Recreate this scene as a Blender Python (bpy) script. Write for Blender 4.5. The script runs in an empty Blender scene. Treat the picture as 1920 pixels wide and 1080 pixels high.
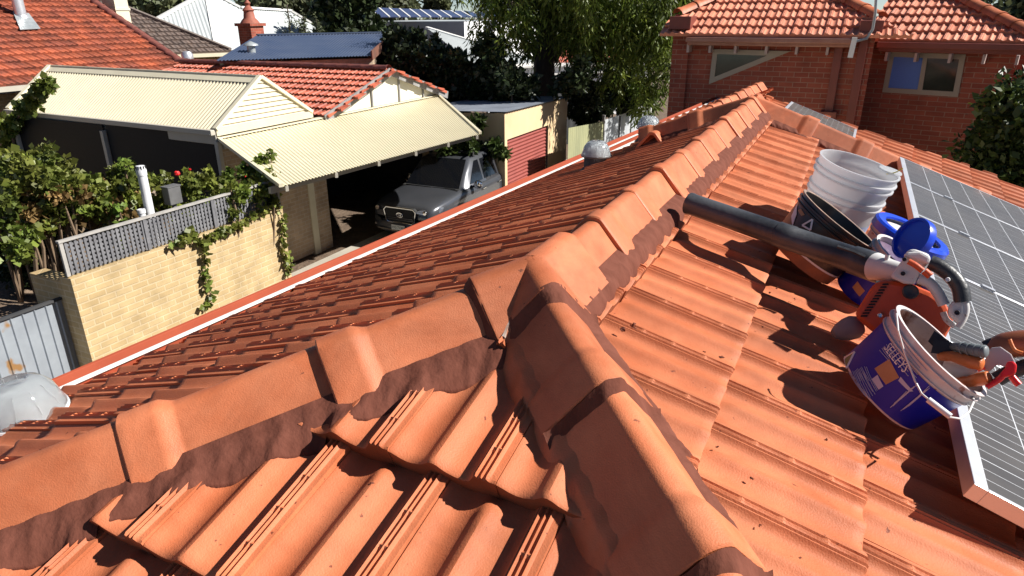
import bpy, bmesh, math, random
import numpy as np
from mathutils import Vector, Matrix
random.seed(7); rng = np.random.default_rng(7)
R = math.radians
scene = bpy.context.scene
col = scene.collection

# ------------------------------------------------------------------ camera
CZ = 5.2                       # eye height above the neighbour's ground
FPX, PITCH, YAW, ROLL = 1275.0, R(22.0), R(25.9), R(-0.3)
Fv = Vector((-math.sin(YAW)*math.cos(PITCH), math.cos(YAW)*math.cos(PITCH), -math.sin(PITCH)))
R0 = Vector((math.cos(YAW), math.sin(YAW), 0)); U0 = R0.cross(Fv)
Rv = R0*math.cos(ROLL)+U0*math.sin(ROLL); Uv = -R0*math.sin(ROLL)+U0*math.cos(ROLL)
EYE = Vector((0, 0, CZ))
cam = bpy.data.cameras.new('camera'); camo = bpy.data.objects.new('camera', cam); col.objects.link(camo)
cam.sensor_width = 36; cam.lens = 36*FPX/1920; cam.clip_start = 0.05; cam.clip_end = 2000
m = Matrix((Rv, Uv, -Fv)).transposed().to_4x4(); m.translation = EYE; camo.matrix_world = m
scene.camera = camo
scene.render.resolution_x = 1920; scene.render.resolution_y = 1080

# ------------------------------------------------------------------ light
SUN_AZ, SUN_EL = R(21), R(39)      # azimuth measured from +X towards +Y
world = bpy.data.worlds.new('World'); scene.world = world; world.use_nodes = True
nt = world.node_tree; bg = nt.nodes['Background']
sky = nt.nodes.new('ShaderNodeTexSky'); sky.sky_type = 'NISHITA'; sky.sun_disc = False
sky.sun_elevation = SUN_EL; sky.sun_rotation = R(90)-SUN_AZ
sky.air_density = 0.55; sky.dust_density = 0.0; sky.ozone_density = 1.2
nt.links.new(sky.outputs[0], bg.inputs[0]); bg.inputs[1].default_value = 0.05
sun = bpy.data.lights.new('sun', 'SUN'); suno = bpy.data.objects.new('sun', sun); col.objects.link(suno)
sun.energy = 5.0; sun.angle = R(0.53); sun.color = (1.0, 0.955, 0.89)
SV = Vector((math.cos(SUN_AZ)*math.cos(SUN_EL), math.sin(SUN_AZ)*math.cos(SUN_EL), math.sin(SUN_EL)))
suno.rotation_euler = SV.to_track_quat('Z', 'Y').to_euler()
scene.view_settings.view_transform = 'Standard'; scene.view_settings.look = 'None'
scene.view_settings.exposure = 0.82; scene.view_settings.gamma = 1.0
scene.cycles.max_bounces = 8; scene.cycles.diffuse_bounces = 2; scene.cycles.transparent_max_bounces = 12

# ------------------------------------------------------------------ pixel helpers (calibration of the real positions)
def ray(px, py): return Rv*(px-960)+Uv*(540-py)+Fv*FPX
def at_z(px, py, z):
    r = ray(px, py); return EYE+r*((z-CZ)/r.z)
def at_y(px, py, y):
    r = ray(px, py); return EYE+r*(y/r.y)
def at_x(px, py, x):
    r = ray(px, py); return EYE+r*(x/r.x)
def at_d(px, py, d):
    r = ray(px, py); return EYE+r*(d/math.hypot(r.x, r.y))
def at_r(px, py, d): return EYE+ray(px, py).normalized()*d
def on_plane(px, py, O, n):
    r = ray(px, py); return EYE+r*((O-EYE).dot(n)/r.dot(n))
def V(*a): return Vector(a)

# ------------------------------------------------------------------ object helpers
def tag(o, label=None, cat=None, group=None, kind=None):
    if label: o['label'] = label
    if cat: o['category'] = cat
    if group: o['group'] = group
    if kind: o['kind'] = kind
    return o
def empty(name, loc=(0, 0, 0), label=None, cat=None, group=None):
    o = bpy.data.objects.new(name, None); o.empty_display_size = 0.2; col.objects.link(o); o.location = loc
    return tag(o, label, cat, group)
def wloc(p):
    v = Vector((0, 0, 0))
    while p is not None: v += Vector(p.location); p = p.parent
    return v
class MB:
    def __init__(s): s.v = []; s.f = []; s.c = None
    def add(s, vs, fs):
        b = len(s.v); s.v += [tuple(v) for v in vs]; s.f += [tuple(i+b for i in f) for f in fs]; return s
    def box(s, c, d, ax=None):
        ax = ax or (V(1, 0, 0), V(0, 1, 0), V(0, 0, 1)); c = Vector(c)
        vs = [c+ax[0]*(d[0]/2*i)+ax[1]*(d[1]/2*j)+ax[2]*(d[2]/2*k) for i in (-1, 1) for j in (-1, 1) for k in (-1, 1)]
        return s.add(vs, [(0, 1, 3, 2), (4, 6, 7, 5), (0, 4, 5, 1), (2, 3, 7, 6), (0, 2, 6, 4), (1, 5, 7, 3)])
    def bar(s, a, b, w, h, up=V(0, 0, 1)):
        a = Vector(a); b = Vector(b); d = (b-a).normalized(); l = d.cross(up).normalized(); u = l.cross(d).normalized()
        return s.box((a+b)/2, ((b-a).length, w, h), (d, l, u))
    def loft(s, rings, closed=True, caps=True):
        n = len(rings[0]); b = len(s.v)
        for r in rings: s.v += [tuple(p) for p in r]
        for i in range(len(rings)-1):
            for j in range(n if closed else n-1):
                k = (j+1) % n; s.f.append((b+i*n+j, b+i*n+k, b+(i+1)*n+k, b+(i+1)*n+j))
        if caps and closed:
            s.f.append(tuple(b+j for j in range(n))[::-1]); s.f.append(tuple(b+(len(rings)-1)*n+j for j in range(n)))
        return s
    def tube(s, path, r, n=10, caps=True, rs=None):
        path = [Vector(p) for p in path]; rings = []; prev = None
        for i, p in enumerate(path):
            d = (path[min(i+1, len(path)-1)]-path[max(i-1, 0)]).normalized()
            if prev is None: a = d.orthogonal().normalized()
            else: a = (prev-d*prev.dot(d)).normalized()
            prev = a; b2 = d.cross(a); rr = rs[i] if rs else r
            rings.append([p+(a*math.cos(2*math.pi*j/n)+b2*math.sin(2*math.pi*j/n))*rr for j in range(n)])
        return s.loft(rings, True, caps)
    def lathe(s, O, ax, prof, n=32, caps=False):
        ax = Vector(ax).normalized(); a = ax.orthogonal().normalized(); b2 = ax.cross(a); O = Vector(O)
        rings = [[O+ax*h+(a*math.cos(2*math.pi*j/n)+b2*math.sin(2*math.pi*j/n))*r for j in range(n)] for r, h in prof]
        return s.loft(rings, True, caps)
    def quad(s, a, b, c, d): return s.add([a, b, c, d], [(0, 1, 2, 3)])
    def poly(s, pts): return s.add(pts, [tuple(range(len(pts)))])
    def slab(s, pts, th):          # polygon extruded by vector th
        n = len(pts); th = Vector(th); pts = [Vector(p) for p in pts]
        return s.add(pts+[p+th for p in pts], [tuple(range(n))[::-1], tuple(range(n, 2*n))]+[(i, (i+1) % n, (i+1) % n+n, i+n) for i in range(n)])
    def build(s, name, mat, parent=None, smooth=False, bevel=0, recalc=True, ang=40):
        me = bpy.data.meshes.new(name); o0 = wloc(parent) if parent else Vector((0, 0, 0))
        vs = np.array(s.v, float).reshape(-1, 3)-np.array(o0)
        me.from_pydata(vs.tolist(), [], s.f)
        if recalc:
            bm = bmesh.new(); bm.from_mesh(me); bmesh.ops.recalc_face_normals(bm, faces=bm.faces); bm.to_mesh(me); bm.free()
        if s.c is not None:
            at = me.color_attributes.new('var', 'FLOAT_COLOR', 'CORNER')
            arr = np.repeat(np.array(s.c, float), [len(f) for f in s.f]); a4 = np.stack([arr]*3+[np.ones_like(arr)], 1)
            at.data.foreach_set('color', a4.ravel())
        if smooth:
            me.polygons.foreach_set('use_smooth', [True]*len(me.polygons))
            if smooth != 'all': me.set_sharp_from_angle(angle=R(ang))
        me.materials.append(mat); me.update()
        o = bpy.data.objects.new(name, me); col.objects.link(o)
        if parent: o.parent = parent
        if bevel:
            b = o.modifiers.new('bevel', 'BEVEL'); b.width = bevel; b.segments = 2; b.limit_method = 'ANGLE'
        return o

# ------------------------------------------------------------------ materials
def mat(name, c, rough=.6, metal=0, spec=.5, c2=None, ns=6.0, namt=None, bump=0, bs=40.0, bd=.01, var=False, coat=0,
        trans=0, rvar=0, speck=None, stretch=(1, 1, 1), emis=None, detail=6, stain=0):
    """Principled material; colour c mixed with c2 by noise; optional bump noise, per-tile colour attribute and specks."""
    mt = bpy.data.materials.new(name); mt.use_nodes = True; n = mt.node_tree.nodes; L = mt.node_tree.links
    p = n['Principled BSDF']; p.inputs['Roughness'].default_value = rough; p.inputs['Metallic'].default_value = metal
    p.inputs['Specular IOR Level'].default_value = spec; p.inputs['Coat Weight'].default_value = coat
    tc = n.new('ShaderNodeTexCoord'); mp = n.new('ShaderNodeMapping'); mp.inputs['Scale'].default_value = stretch
    L.new(tc.outputs['Object'], mp.inputs[0]); vec = mp.outputs[0]
    p.inputs['Base Color'].default_value = (*c, 1); out = None
    if c2 is not None:
        no = n.new('ShaderNodeTexNoise'); no.inputs['Scale'].default_value = ns; no.inputs['Detail'].default_value = detail
        no.inputs['Roughness'].default_value = .62; L.new(vec, no.inputs[0])
        cr = n.new('ShaderNodeValToRGB'); cr.color_ramp.elements[0].position = .5-(namt or .18); cr.color_ramp.elements[1].position = .5+(namt or .18)
        cr.color_ramp.elements[0].color = (*c, 1); cr.color_ramp.elements[1].color = (*c2, 1)
        L.new(no.outputs[0], cr.inputs[0]); out = cr.outputs[0]
        if rvar:
            mr = n.new('ShaderNodeMapRange'); mr.inputs[3].default_value = rough-rvar; mr.inputs[4].default_value = rough+rvar
            mr.inputs[1].default_value = .3; mr.inputs[2].default_value = .7
            L.new(no.outputs[0], mr.inputs[0]); L.new(mr.outputs[0], p.inputs['Roughness'])
    if speck:
        sc, thr, scol = speck
        vo = n.new('ShaderNodeTexNoise'); vo.inputs['Scale'].default_value = sc; vo.inputs['Detail'].default_value = 3; L.new(vec, vo.inputs[0])
        r2 = n.new('ShaderNodeValToRGB'); r2.color_ramp.elements[0].position = thr; r2.color_ramp.elements[1].position = thr+.04
        L.new(vo.outputs[0], r2.inputs[0]); mx = n.new('ShaderNodeMix'); mx.data_type = 'RGBA'
        L.new(r2.outputs[0], mx.inputs[0]); mx.inputs[7].default_value = (*scol, 1)
        if out is not None: L.new(out, mx.inputs[6])
        else: mx.inputs[6].default_value = (*c, 1)
        out = mx.outputs[2]
    if stain:
        n3 = n.new('ShaderNodeTexNoise'); n3.inputs['Scale'].default_value = 2.1; n3.inputs['Detail'].default_value = 9; n3.inputs['Roughness'].default_value = .7; n3.inputs['Distortion'].default_value = .6; L.new(tc.outputs['Object'], n3.inputs[0])
        m3 = n.new('ShaderNodeMapRange'); m3.inputs[1].default_value = .36; m3.inputs[2].default_value = .60; m3.inputs[3].default_value = 1-stain; m3.inputs[4].default_value = 1.05; L.new(n3.outputs[0], m3.inputs[0])
        x3 = n.new('ShaderNodeMix'); x3.data_type = 'RGBA'; x3.blend_type = 'MULTIPLY'; x3.inputs[0].default_value = 1; L.new(out, x3.inputs[6]); L.new(m3.outputs[0], x3.inputs[7]); out = x3.outputs[2]
    if var:
        at = n.new('ShaderNodeAttribute'); at.attribute_name = 'var'
        mx = n.new('ShaderNodeMix'); mx.data_type = 'RGBA'; mx.blend_type = 'MULTIPLY'; mx.inputs[0].default_value = 1
        if out is not None: L.new(out, mx.inputs[6])
        else: mx.inputs[6].default_value = (*c, 1)
        L.new(at.outputs[0], mx.inputs[7]); out = mx.outputs[2]
    if out is not None: L.new(out, p.inputs['Base Color'])
    if bump:
        nb = n.new('ShaderNodeTexNoise'); nb.inputs['Scale'].default_value = bs; nb.inputs['Detail'].default_value = 5; L.new(vec, nb.inputs[0])
        bp = n.new('ShaderNodeBump'); bp.inputs['Strength'].default_value = bump; bp.inputs['Distance'].default_value = bd
        L.new(nb.outputs[0], bp.inputs['Height']); L.new(bp.outputs[0], p.inputs['Normal'])
    if trans: p.inputs['Transmission Weight'].default_value = trans
    return mt
def leafmat(name, c, c2, tr=.3, ns=1.2, rough=.45):
    mt = mat(name, c, rough, c2=c2, ns=ns, var=True, spec=.4); n = mt.node_tree.nodes; L = mt.node_tree.links
    p = n['Principled BSDF']; t = n.new('ShaderNodeBsdfTranslucent'); ms = n.new('ShaderNodeMixShader'); ms.inputs[0].default_value = tr
    src = p.inputs['Base Color'].links[0].from_socket; L.new(src, t.inputs[0])
    L.new(p.outputs[0], ms.inputs[1]); L.new(t.outputs[0], ms.inputs[2]); L.new(ms.outputs[0], n['Material Output'].inputs[0]); return mt
def brickmat(name, c1, c2, mortar, bw=.24, bh=.086, mo=.008, rot=0, blotch=None):
    mt = bpy.data.materials.new(name); mt.use_nodes = True; n = mt.node_tree.nodes; L = mt.node_tree.links
    p = n['Principled BSDF']; p.inputs['Roughness'].default_value = .85
    tc = n.new('ShaderNodeTexCoord'); sp = n.new('ShaderNodeSeparateXYZ'); ad = n.new('ShaderNodeMath'); cb = n.new('ShaderNodeCombineXYZ')
    L.new(tc.outputs['Object'], sp.inputs[0]); L.new(sp.outputs[0], ad.inputs[0]); L.new(sp.outputs[1], ad.inputs[1])
    L.new(ad.outputs[0], cb.inputs[0]); L.new(sp.outputs[2], cb.inputs[1])
    b = n.new('ShaderNodeTexBrick'); b.inputs['Scale'].default_value = 1; b.inputs['Brick Width'].default_value = bw
    b.inputs['Row Height'].default_value = bh; b.inputs['Mortar Size'].default_value = mo; b.inputs['Mortar Smooth'].default_value = .15
    b.inputs['Color1'].default_value = (*c1, 1); b.inputs['Color2'].default_value = (*c2, 1); b.inputs['Mortar'].default_value = (*mortar, 1); b.inputs['Bias'].default_value = -.1
    L.new(cb.outputs[0], b.inputs[0])
    no = n.new('ShaderNodeTexNoise'); no.inputs['Scale'].default_value = 3.5; no.inputs['Detail'].default_value = 7; L.new(tc.outputs['Object'], no.inputs[0])
    mr = n.new('ShaderNodeMapRange'); mr.inputs[1].default_value = .3; mr.inputs[2].default_value = .7; mr.inputs[3].default_value = .78; mr.inputs[4].default_value = 1.15; L.new(no.outputs[0], mr.inputs[0])
    mx = n.new('ShaderNodeMix'); mx.data_type = 'RGBA'; mx.blend_type = 'MULTIPLY'; mx.inputs[0].default_value = 1
    L.new(b.outputs[0], mx.inputs[6]); L.new(mr.outputs[0], mx.inputs[7]); L.new(mx.outputs[2], p.inputs['Base Color'])
    bp = n.new('ShaderNodeBump'); bp.inputs['Strength'].default_value = .8; bp.inputs['Distance'].default_value = .008; bp.invert = True
    L.new(b.outputs['Fac'], bp.inputs['Height'])
    nb = n.new('ShaderNodeTexNoise'); nb.inputs['Scale'].default_value = 60; L.new(tc.outputs['Object'], nb.inputs[0])
    b2 = n.new('ShaderNodeBump'); b2.inputs['Strength'].default_value = .3; b2.inputs['Distance'].default_value = .005
    L.new(nb.outputs[0], b2.inputs['Height']); L.new(bp.outputs[0], b2.inputs['Normal']); L.new(b2.outputs[0], p.inputs['Normal'])
    return mt
M = {}
M['tile'] = mat('terracotta_tile', (.50, .137, .054), .62, c2=(.58, .192, .088), ns=5, var=True, bump=.35, bs=260, bd=.003, spec=.28, rvar=.08, stain=.24,
                speck=(55, .705, (.22, .06, .03)))
M['cap'] = mat('terracotta_cap', (.49, .133, .052), .55, c2=(.57, .186, .084), ns=7, bump=.32, bs=300, bd=.003, spec=.35, rvar=.1, var=True, stain=.34,
               speck=(38, .72, (.22, .07, .035)))
M['mortar'] = mat('brown_pointing', (.115, .038, .024), .9, c2=(.165, .058, .038), ns=14, bump=.5, bs=60, bd=.004, spec=.15, stretch=(1.6, 1.6, .5))
M['white'] = mat('white_paint', (.78, .77, .73), .5, c2=(.68, .67, .63), ns=3)
M['redgutter'] = mat('red_gutter', (.34, .072, .034), .7, c2=(.28, .058, .028), ns=3, spec=.2)
M['alu'] = mat('aluminium', (.72, .73, .75), .38, metal=.7, c2=(.62, .62, .64), ns=8)
M['dark'] = mat('dark_void', (.012, .012, .014), .8)
M['timber'] = mat('weathered_timber', (.30, .29, .28), .85, c2=(.18, .175, .17), ns=9, bump=.5, bs=30, stretch=(1, 1, .2))
M['black'] = mat('black_plastic', (.018, .019, .022), .42, c2=(.032, .033, .037), ns=20, bump=.15, bs=90)
# ------------------------------------------------------------------ our own roof
T = 0.365
r_ = ray(1000, 493).normalized()*1.70
JC = EYE+r_; J = JC-V(0, 0, .138)                     # cap crest apex, roof-plane apex
EX, EY, EZ = V(1, 0, 0), V(0, 1, 0), V(0, 0, 1)
LN = math.sqrt(1+T*T)
DN, DR, DL = V(0, -1, -T)/LN, V(1, 0, -T)/LN, V(-1, 0, -T)/LN
NN, NR, NL = V(0, -T, 1)/LN, V(T, 0, 1)/LN, V(-T, 0, 1)/LN
us_hi = np.array([0, .015, .05, .1, .16, .22, .28, .32, .355, .39, .43, .47, .52, .58, .64, .70, .75, .785, .803, .815, .83, .845, .857, .87, .88, .89, .902, .914, .925, .936, .948, .97, .988, 1.0])
us_lo = np.array([0, .03, .12, .22, .30, .37, .42, .50, .60, .70, .77, .805, .83, .855, .88, .905, .93, .955, .99, 1.0])
kx = [0, .03, .08, .15, .25, .335, .38, .42, .46, .52, .60, .70, .76, .79, .802]
kh = [.018, .016, .008, .001, .0025, .013, .024, .0285, .026, .013, .0035, .0, .006, .020, .0265]
def prof(u, fade, fill):
    pan = np.interp(u, kx, kh)
    bump = np.interp(u, [0, .24, .42, .64, .75, 1], [0, 0, 1, 0, 0, 0])
    pan = pan*(1-bump*(1-fade))
    rib = .0265+.0078*np.maximum(0, np.cos((u-.83)/.048*2*np.pi))**.8*(u > .805)*(u < .955)
    rib = np.where((u > .84) & (u < .93), np.maximum(rib, .0265+.0078*fill), rib)
    h = np.where(u < .802, pan, rib)
    return np.where(u > .95, .026, h)
def tile_field(mapf, w, g, rows, seams, ranges, hi=True, lift=.028, jit=1.0, tone=(.90, 1.06), weather=None, amp=1.0):
    """rows: list of tail positions v; seams[i]: seam phase of row i; ranges[i]: (u0, u1); mapf(u, v, h) -> xyz arrays"""
    us = us_hi if hi else us_lo
    vs = np.array([0, .04, .09, .15, .29, .315, .34, .52, .545, .57, .76, .785, .81, .93, .985, 1.0]) if hi else np.array([0, .06, .15, .5, .9, 1.0])
    fills = {.315, .545, .785}; mb = MB(); mb.c = []
    nu, nv = len(us), len(vs)
    for i, tail in enumerate(rows):
        u0, u1 = ranges[i]; k0 = math.floor((u0-seams[i])/w)
        for k in range(k0, int((u1-seams[i])/w)+1):
            su = seams[i]+k*w; ja, jb, jc, jd = rng.normal(0, [.0016, .002, .0022, .0012])*jit
            U, Vv = np.meshgrid(us, vs)
            fade = np.clip(Vv/.12, 0, 1); fade = fade*fade*(3-2*fade)
            fl = np.array([[1.0 if x in fills else 0.0]*nu for x in vs]) if hi else 0*U
            H = prof(U, fade, fl)*amp+lift*Vv+abs(ja)+jb*(Vv-.5)+jc*(U-.5)
            H = H-np.where(Vv > .99, .0035, 0)
            uu = su+(.004+.992*U)*w+jd*Vv; vv = tail-g*1.03+(g*1.03)*Vv+jd*.8
            # side skirts and front face
            P = np.stack([uu, vv, H], -1)
            L_ = P[:, :1].copy(); L_[..., 2] = -.004; R_ = P[:, -1:].copy(); R_[..., 2] = -.004
            P = np.concatenate([L_, P, R_], 1)
            F_ = P[-1:].copy(); F_[..., 2] = np.minimum(F_[..., 2]-.004, -.003+0*F_[..., 2]); F_[..., 1] -= .003
            P = np.concatenate([P, F_], 0)
            X = mapf(P[..., 0], P[..., 1], P[..., 2]).reshape(-1, 3)
            a, b = P.shape[:2]; base = len(mb.v)
            mb.v += X.tolist()
            ii, jj = np.meshgrid(np.arange(a-1), np.arange(b-1), indexing='ij'); q = base+ii*b+jj
            fs = np.stack([q, q+1, q+b+1, q+b], -1).reshape(-1, 4).tolist(); mb.f += [tuple(x) for x in fs]
            tn = random.uniform(*tone)
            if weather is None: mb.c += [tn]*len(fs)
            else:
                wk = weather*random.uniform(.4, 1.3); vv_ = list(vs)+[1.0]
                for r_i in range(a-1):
                    mb.c += [tn*(1-min(.8, wk*max(0, 1-vv_[r_i]/.55)) if r_i < a-2 else tn*.55)]*(b-1)  # heads weathered; front face simply a darker tone marking each course
    return mb
def clip(o, planes):
    bm = bmesh.new(); bm.from_mesh(o.data); off = wloc(o.parent) if o.parent else V(0, 0, 0)
    for co, no in planes:
        bmesh.ops.bisect_plane(bm, geom=bm.verts[:]+bm.edges[:]+bm.faces[:], plane_co=co-off, plane_no=no, clear_outer=True)
    bm.to_mesh(o.data); bm.free()
def lin(O, A, D, N):
    O, A, D, N = (np.array(x) for x in (O, A, D, N))
    return lambda u, v, h: O+u[..., None]*A+v[..., None]*D+h[..., None]*N

house = empty('tiled_house', (J.x, J.y+2, 0), 'orange terracotta hip roofed house in the foreground, ridge caps bedded in brown mortar', 'house')
# hip end (towards the camera)
O = J; w = .249; g = .345
rows = [.18, .525, .87, 1.215, 1.56, 1.9]; seams = [.04, -.096, .04, -.096, .04, -.096]
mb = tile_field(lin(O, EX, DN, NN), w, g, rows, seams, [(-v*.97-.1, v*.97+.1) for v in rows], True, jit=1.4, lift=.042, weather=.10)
o = mb.build('hip_end_tiles', M['tile'], house, 'x', recalc=False, ang=35)
clip(o, [(J-V(.088, .088, 0), V(1, 1, 0)), (J-V(-.088, .088, 0), V(-1, 1, 0))]); o_near = o
# right slope
YV = JC.y+3.98                         # verge line
w2 = .212; rows = [.16+.345*k for k in range(0, 9)]; seams = [.06, .17, .165, .047, .15, .04, .14, .02, .12]
mapR = lin(J, EY, DR, NR)
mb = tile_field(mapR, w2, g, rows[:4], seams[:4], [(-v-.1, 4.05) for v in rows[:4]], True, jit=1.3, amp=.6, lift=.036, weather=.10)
o = mb.build('right_slope_tiles', M['tile'], house, 'x', recalc=False, ang=35); o_right = o; clip(o, [(J, V(-1, -1, 0)), (V(0, YV, 0), V(0, 1, 0)), (J, V(-1, 0, 0))])
mb = tile_field(mapR, w2, g, rows[4:], seams[4:], [(-v-.1, 4.05) for v in rows[4:]], False, amp=.58)
o = mb.build('lower_right_slope_tiles', M['tile'], house, 'x', recalc=False, ang=35); clip(o, [(J, V(-1, -1, 0)), (V(0, YV, 0), V(0, 1, 0))])
# left slope, ruled between the ridge and the gutter line
ZG = CZ-1.5
G0 = at_z(107, 720, ZG); G1 = at_z(1070, 302, ZG); GD = (G1-G0).normalized(); GN = V(-GD.y, GD.x, 0); ZS = ZG-.085
def mapL(u, v, h):
    y = J.y+u; x = J.x-v/LN; xg = G0.x+(y-G0.y)*(GD.x/GD.y); sl = (J.z-ZS)/(J.x-xg)
    sl = np.where(y < G0.y, T, sl)
    z = J.z-(J.x-x)*sl
    return np.stack([x-T/LN*h, y, z+h/LN], -1)
wl = .249; rowsL = [.17+.345*k for k in range(0, 9)]
sl_ = [-.06 for k in range(9)]
def mapLm(u, v, h): return mapL(-u, v, h)             # ribs on the far side as seen from the eaves
for nm, a, b, hi in (('left_slope_tiles', 0, 9, True),):
    mb = tile_field(mapLm, wl, g, rowsL[a:b], sl_[a:b], [(-5.2, v+.1) for v in rowsL[a:b]], hi, lift=.025, jit=.6, amp=1.05)
    o = mb.build(nm, M['tile'], house, 'x', recalc=False, ang=35)
    o_left = o; clip(o, [(J, V(1, -1, 0)), (V(0, J.y+4.9, 0), V(0, 1, 0)), (G0-GN*.075, GN), (J, V(1, 0, 0))])
# sarking below the tiles so no light leaks
mb = MB(); e = V(0, 0, -.02)
PR = [J+e, J+V(3.2, -3.2, -3.2*T)+e, V(J.x+3.2, YV, J.z-3.2*T)+e, V(J.x, YV, J.z)+e]; mb.poly(PR)
mb.poly([J+e, J+V(-1.9, -1.9, -1.9*T)+e, J+V(1.9, -1.9, -1.9*T)+e])
mb.build('roof_underlay', M['dark'], house)

_h = [(.0, 0), (.009, -.0006), (.017, -.003), (.0235, -.0075), (.0285, -.0135), (.072, -.066), (.117, -.118)]
CS = [(-a, b) for a, b in _h[:0:-1]]+_h
def ring(P, lat, up, off, sc=1.0, jit=0, thick=0):
    out = []
    for a, b in CS:
        nrm = Vector((a*2.2, .12)).normalized(); out.append(P+lat*((a+nrm[0]*off)*sc)+up*(b+nrm[1]*off))
    return out
def cap(parent, P0, d, lat, s0, s1, collar=True, off=0.0, co=.017, name='ridge_cap', jz=None):
    """one ridge cap from s0 (uphill) to s1 (downhill end with the raised collar)"""
    d = d.normalized(); up = lat.cross(d); up = up if up.z > 0 else -up; mb = MB(); mb.c = []
    tl = random.uniform(-.004, .004); a0 = P0+up*random.uniform(-.003, .003)+lat*random.uniform(-.003, .003)
    L = s1-s0; st = [(0, 0), (L*.3, 0.0005), (L*.6, 0)]
    if collar: st += [(L-.125, 0), (L-.115, .002), (L-.1, co*.55), (L-.088, co*.92), (L-.075, co), (L-.02, co), (L-.004, co), (L, co-.004)]
    else: st += [(L-.02, 0), (L-.003, 0), (L, -.003)]
    rings = [ring(a0+d*(s0+s)+up*(tl*s/L), lat, up, off+q) for s, q in st]
    s_, q_ = st[-1]; rings.append(ring(a0+d*(s0+s_)+up*tl, lat, up, off+q_-.019)); rings.append(ring(a0+d*(s0+s_-.12)+up*tl, lat, up, off+q_-.019))
    mb.loft(rings, False, False)
    mb.c = [random.uniform(.92, 1.06)]*len(mb.f)
    o = mb.build(name, M['cap'], parent, 'x', recalc=False, ang=44)
    wn = o.modifiers.new('wn', 'WEIGHTED_NORMAL'); wn.keep_sharp = True; wn.weight = 80
    return o
HLv, HRv = V(-1, -1, -T).normalized(), V(1, -1, -T).normalized()
latL, latR = V(1, -1, 0).normalized(), V(1, 1, 0).normalized()
# caps on the main ridge (each overlaps the nearer one)
edge = [.435+.376*k for k in range(0, 10)]
cap(house, JC-EZ*.004, -EY, EX, -.50, -.10, False, off=-.004)
for k, s in enumerate(edge):
    if s+.36 > 4.25: break
    cap(house, JC, -EY, EX, -(s+.43), -s, True, co=.011)
for s0, s1 in ((.08, .558), (.50, 1.01), (.95, 1.46), (1.40, 1.91)): cap(house, JC, HLv, latL, s0, s1)
for s0, s1 in ((.06, .448), (.39, .839), (.78, 1.23), (1.17, 1.62)): cap(house, JC, HRv, latR, s0, s1)
# three-way apex cap
apex = MB(); apex.c = []
def wing(d, lat, s1, off=.016, s0=-.0):
    up = lat.cross(d); up = up if up.z > 0 else -up
    rings = [ring(JC+d*s+up*.004, lat, up, off) for s in (s0, s1-.01)]+[ring(JC+d*s1+up*.004, lat, up, off-.004), ring(JC+d*s1+up*.004, lat, up, off-.026)]
    rings = [[p if p.z > 0 else p for p in r] for r in rings]; apex.loft(rings, False, False)
wing(HLv, latL, .168); wing(HRv, latR, .125, .0165); wing(EY, EX, .225, .0155)
apex.c = [1.0]*len(apex.f)
o = apex.build('three_way_apex_cap', M['cap'], house, 'x', recalc=False, ang=44)
wn = o.modifiers.new('wn', 'WEIGHTED_NORMAL'); wn.keep_sharp = True; wn.weight = 80

M['lichen'] = mat('pale_lichen_crack', (.42, .38, .34), .9, c2=(.30, .17, .12), ns=60)
mb = MB(); _pp = []
for dd in np.linspace(.012, .172, 14):
    a_ = dd/math.sqrt(2); b_ = float(np.interp(a_, [h[0] for h in _h], [h[1] for h in _h])); _pp.append(JC+V(0, -dd, -T*dd/2+b_*1.0+.019))
mb.tube(_pp, .004, 6, rs=list(np.interp(np.arange(14), [0, 6, 13], [.002, .0035, .006]))); mb.build('valley_crack', M['lichen'], house, True)
# mortar pointing along a cap line: a lumpy strip from the cap's lower edge down to the tiles
def pointing(parent, P0, d, lat, s0, s1, side, surf, name='mortar_bedding', top=(.122, -.108), bot=.163, rough=.004, steps=None, botj=.006, m_=None, k=1.0):
    d = d.normalized(); up = lat.cross(d); up = up if up.z > 0 else -up; mb = MB()
    n = steps or int((s1-s0)/.008); ph = random.uniform(0, 9)
    rings = []
    for i in range(n+1):
        s = s0+(s1-s0)*i/n
        wv = math.sin(s*61+ph)*.4+math.sin(s*23+ph*2)*.6+math.sin(s*151+ph)*.25
        A = P0+d*s+lat*(side*(top[0]+.002))+up*(top[1]+.006+.003*math.sin(s*97+ph))
        b = bot+botj*wv*.6
        Bq = P0+d*s+lat*(side*b); z = surf(Bq.x, Bq.y); Bq = V(Bq.x, Bq.y, z-.006+.0015*wv)
        rg = []
        for j in range(8):
            t = j/7.0; p = A.lerp(Bq, t)
            bulge = k*math.sin(t*math.pi)*(.0045+.0015*math.sin(s*31+ph))+k*.0009*math.sin(s*230+t*6+ph*3)*(1 if 0 < j < 7 else 0)+random.uniform(-1, 1)*.0005
            rg.append(p+lat*(side*bulge*.8)+up*bulge*.6)
        rings.append([P0+d*s+lat*(side*.085)+up*(-.085)]+rg+[rg[-1]-lat*(side*.05)-EZ*.03])
    mb.loft(rings, False, False)
    mb.c = [.95]*len(mb.f) if m_ else None
    return mb.build(name, m_ or M['mortar'], parent, 'all')
from mathutils.bvhtree import BVHTree
def _bvh(o):
    off = wloc(o.parent); me = o.data; return BVHTree.FromPolygons([v.co+off for v in me.vertices], [tuple(p.vertices) for p in me.polygons])
_bN, _bR, _bL = _bvh(o_near), _bvh(o_right), _bvh(o_left)
def _surf(b, base):
    def f(x, y):
        zs = []
        for dx, dy in ((0, 0), (.006, 0), (-.006, 0), (0, .006), (0, -.006)):
            h = b.ray_cast(V(x+dx, y+dy, CZ+1), V(0, 0, -1))[0]; zs.append(h.z if h is not None and abs(h.z-base(x, y)) < .12 else base(x, y)+.03)
        return sum(zs)/len(zs)+.004
    return f
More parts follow.
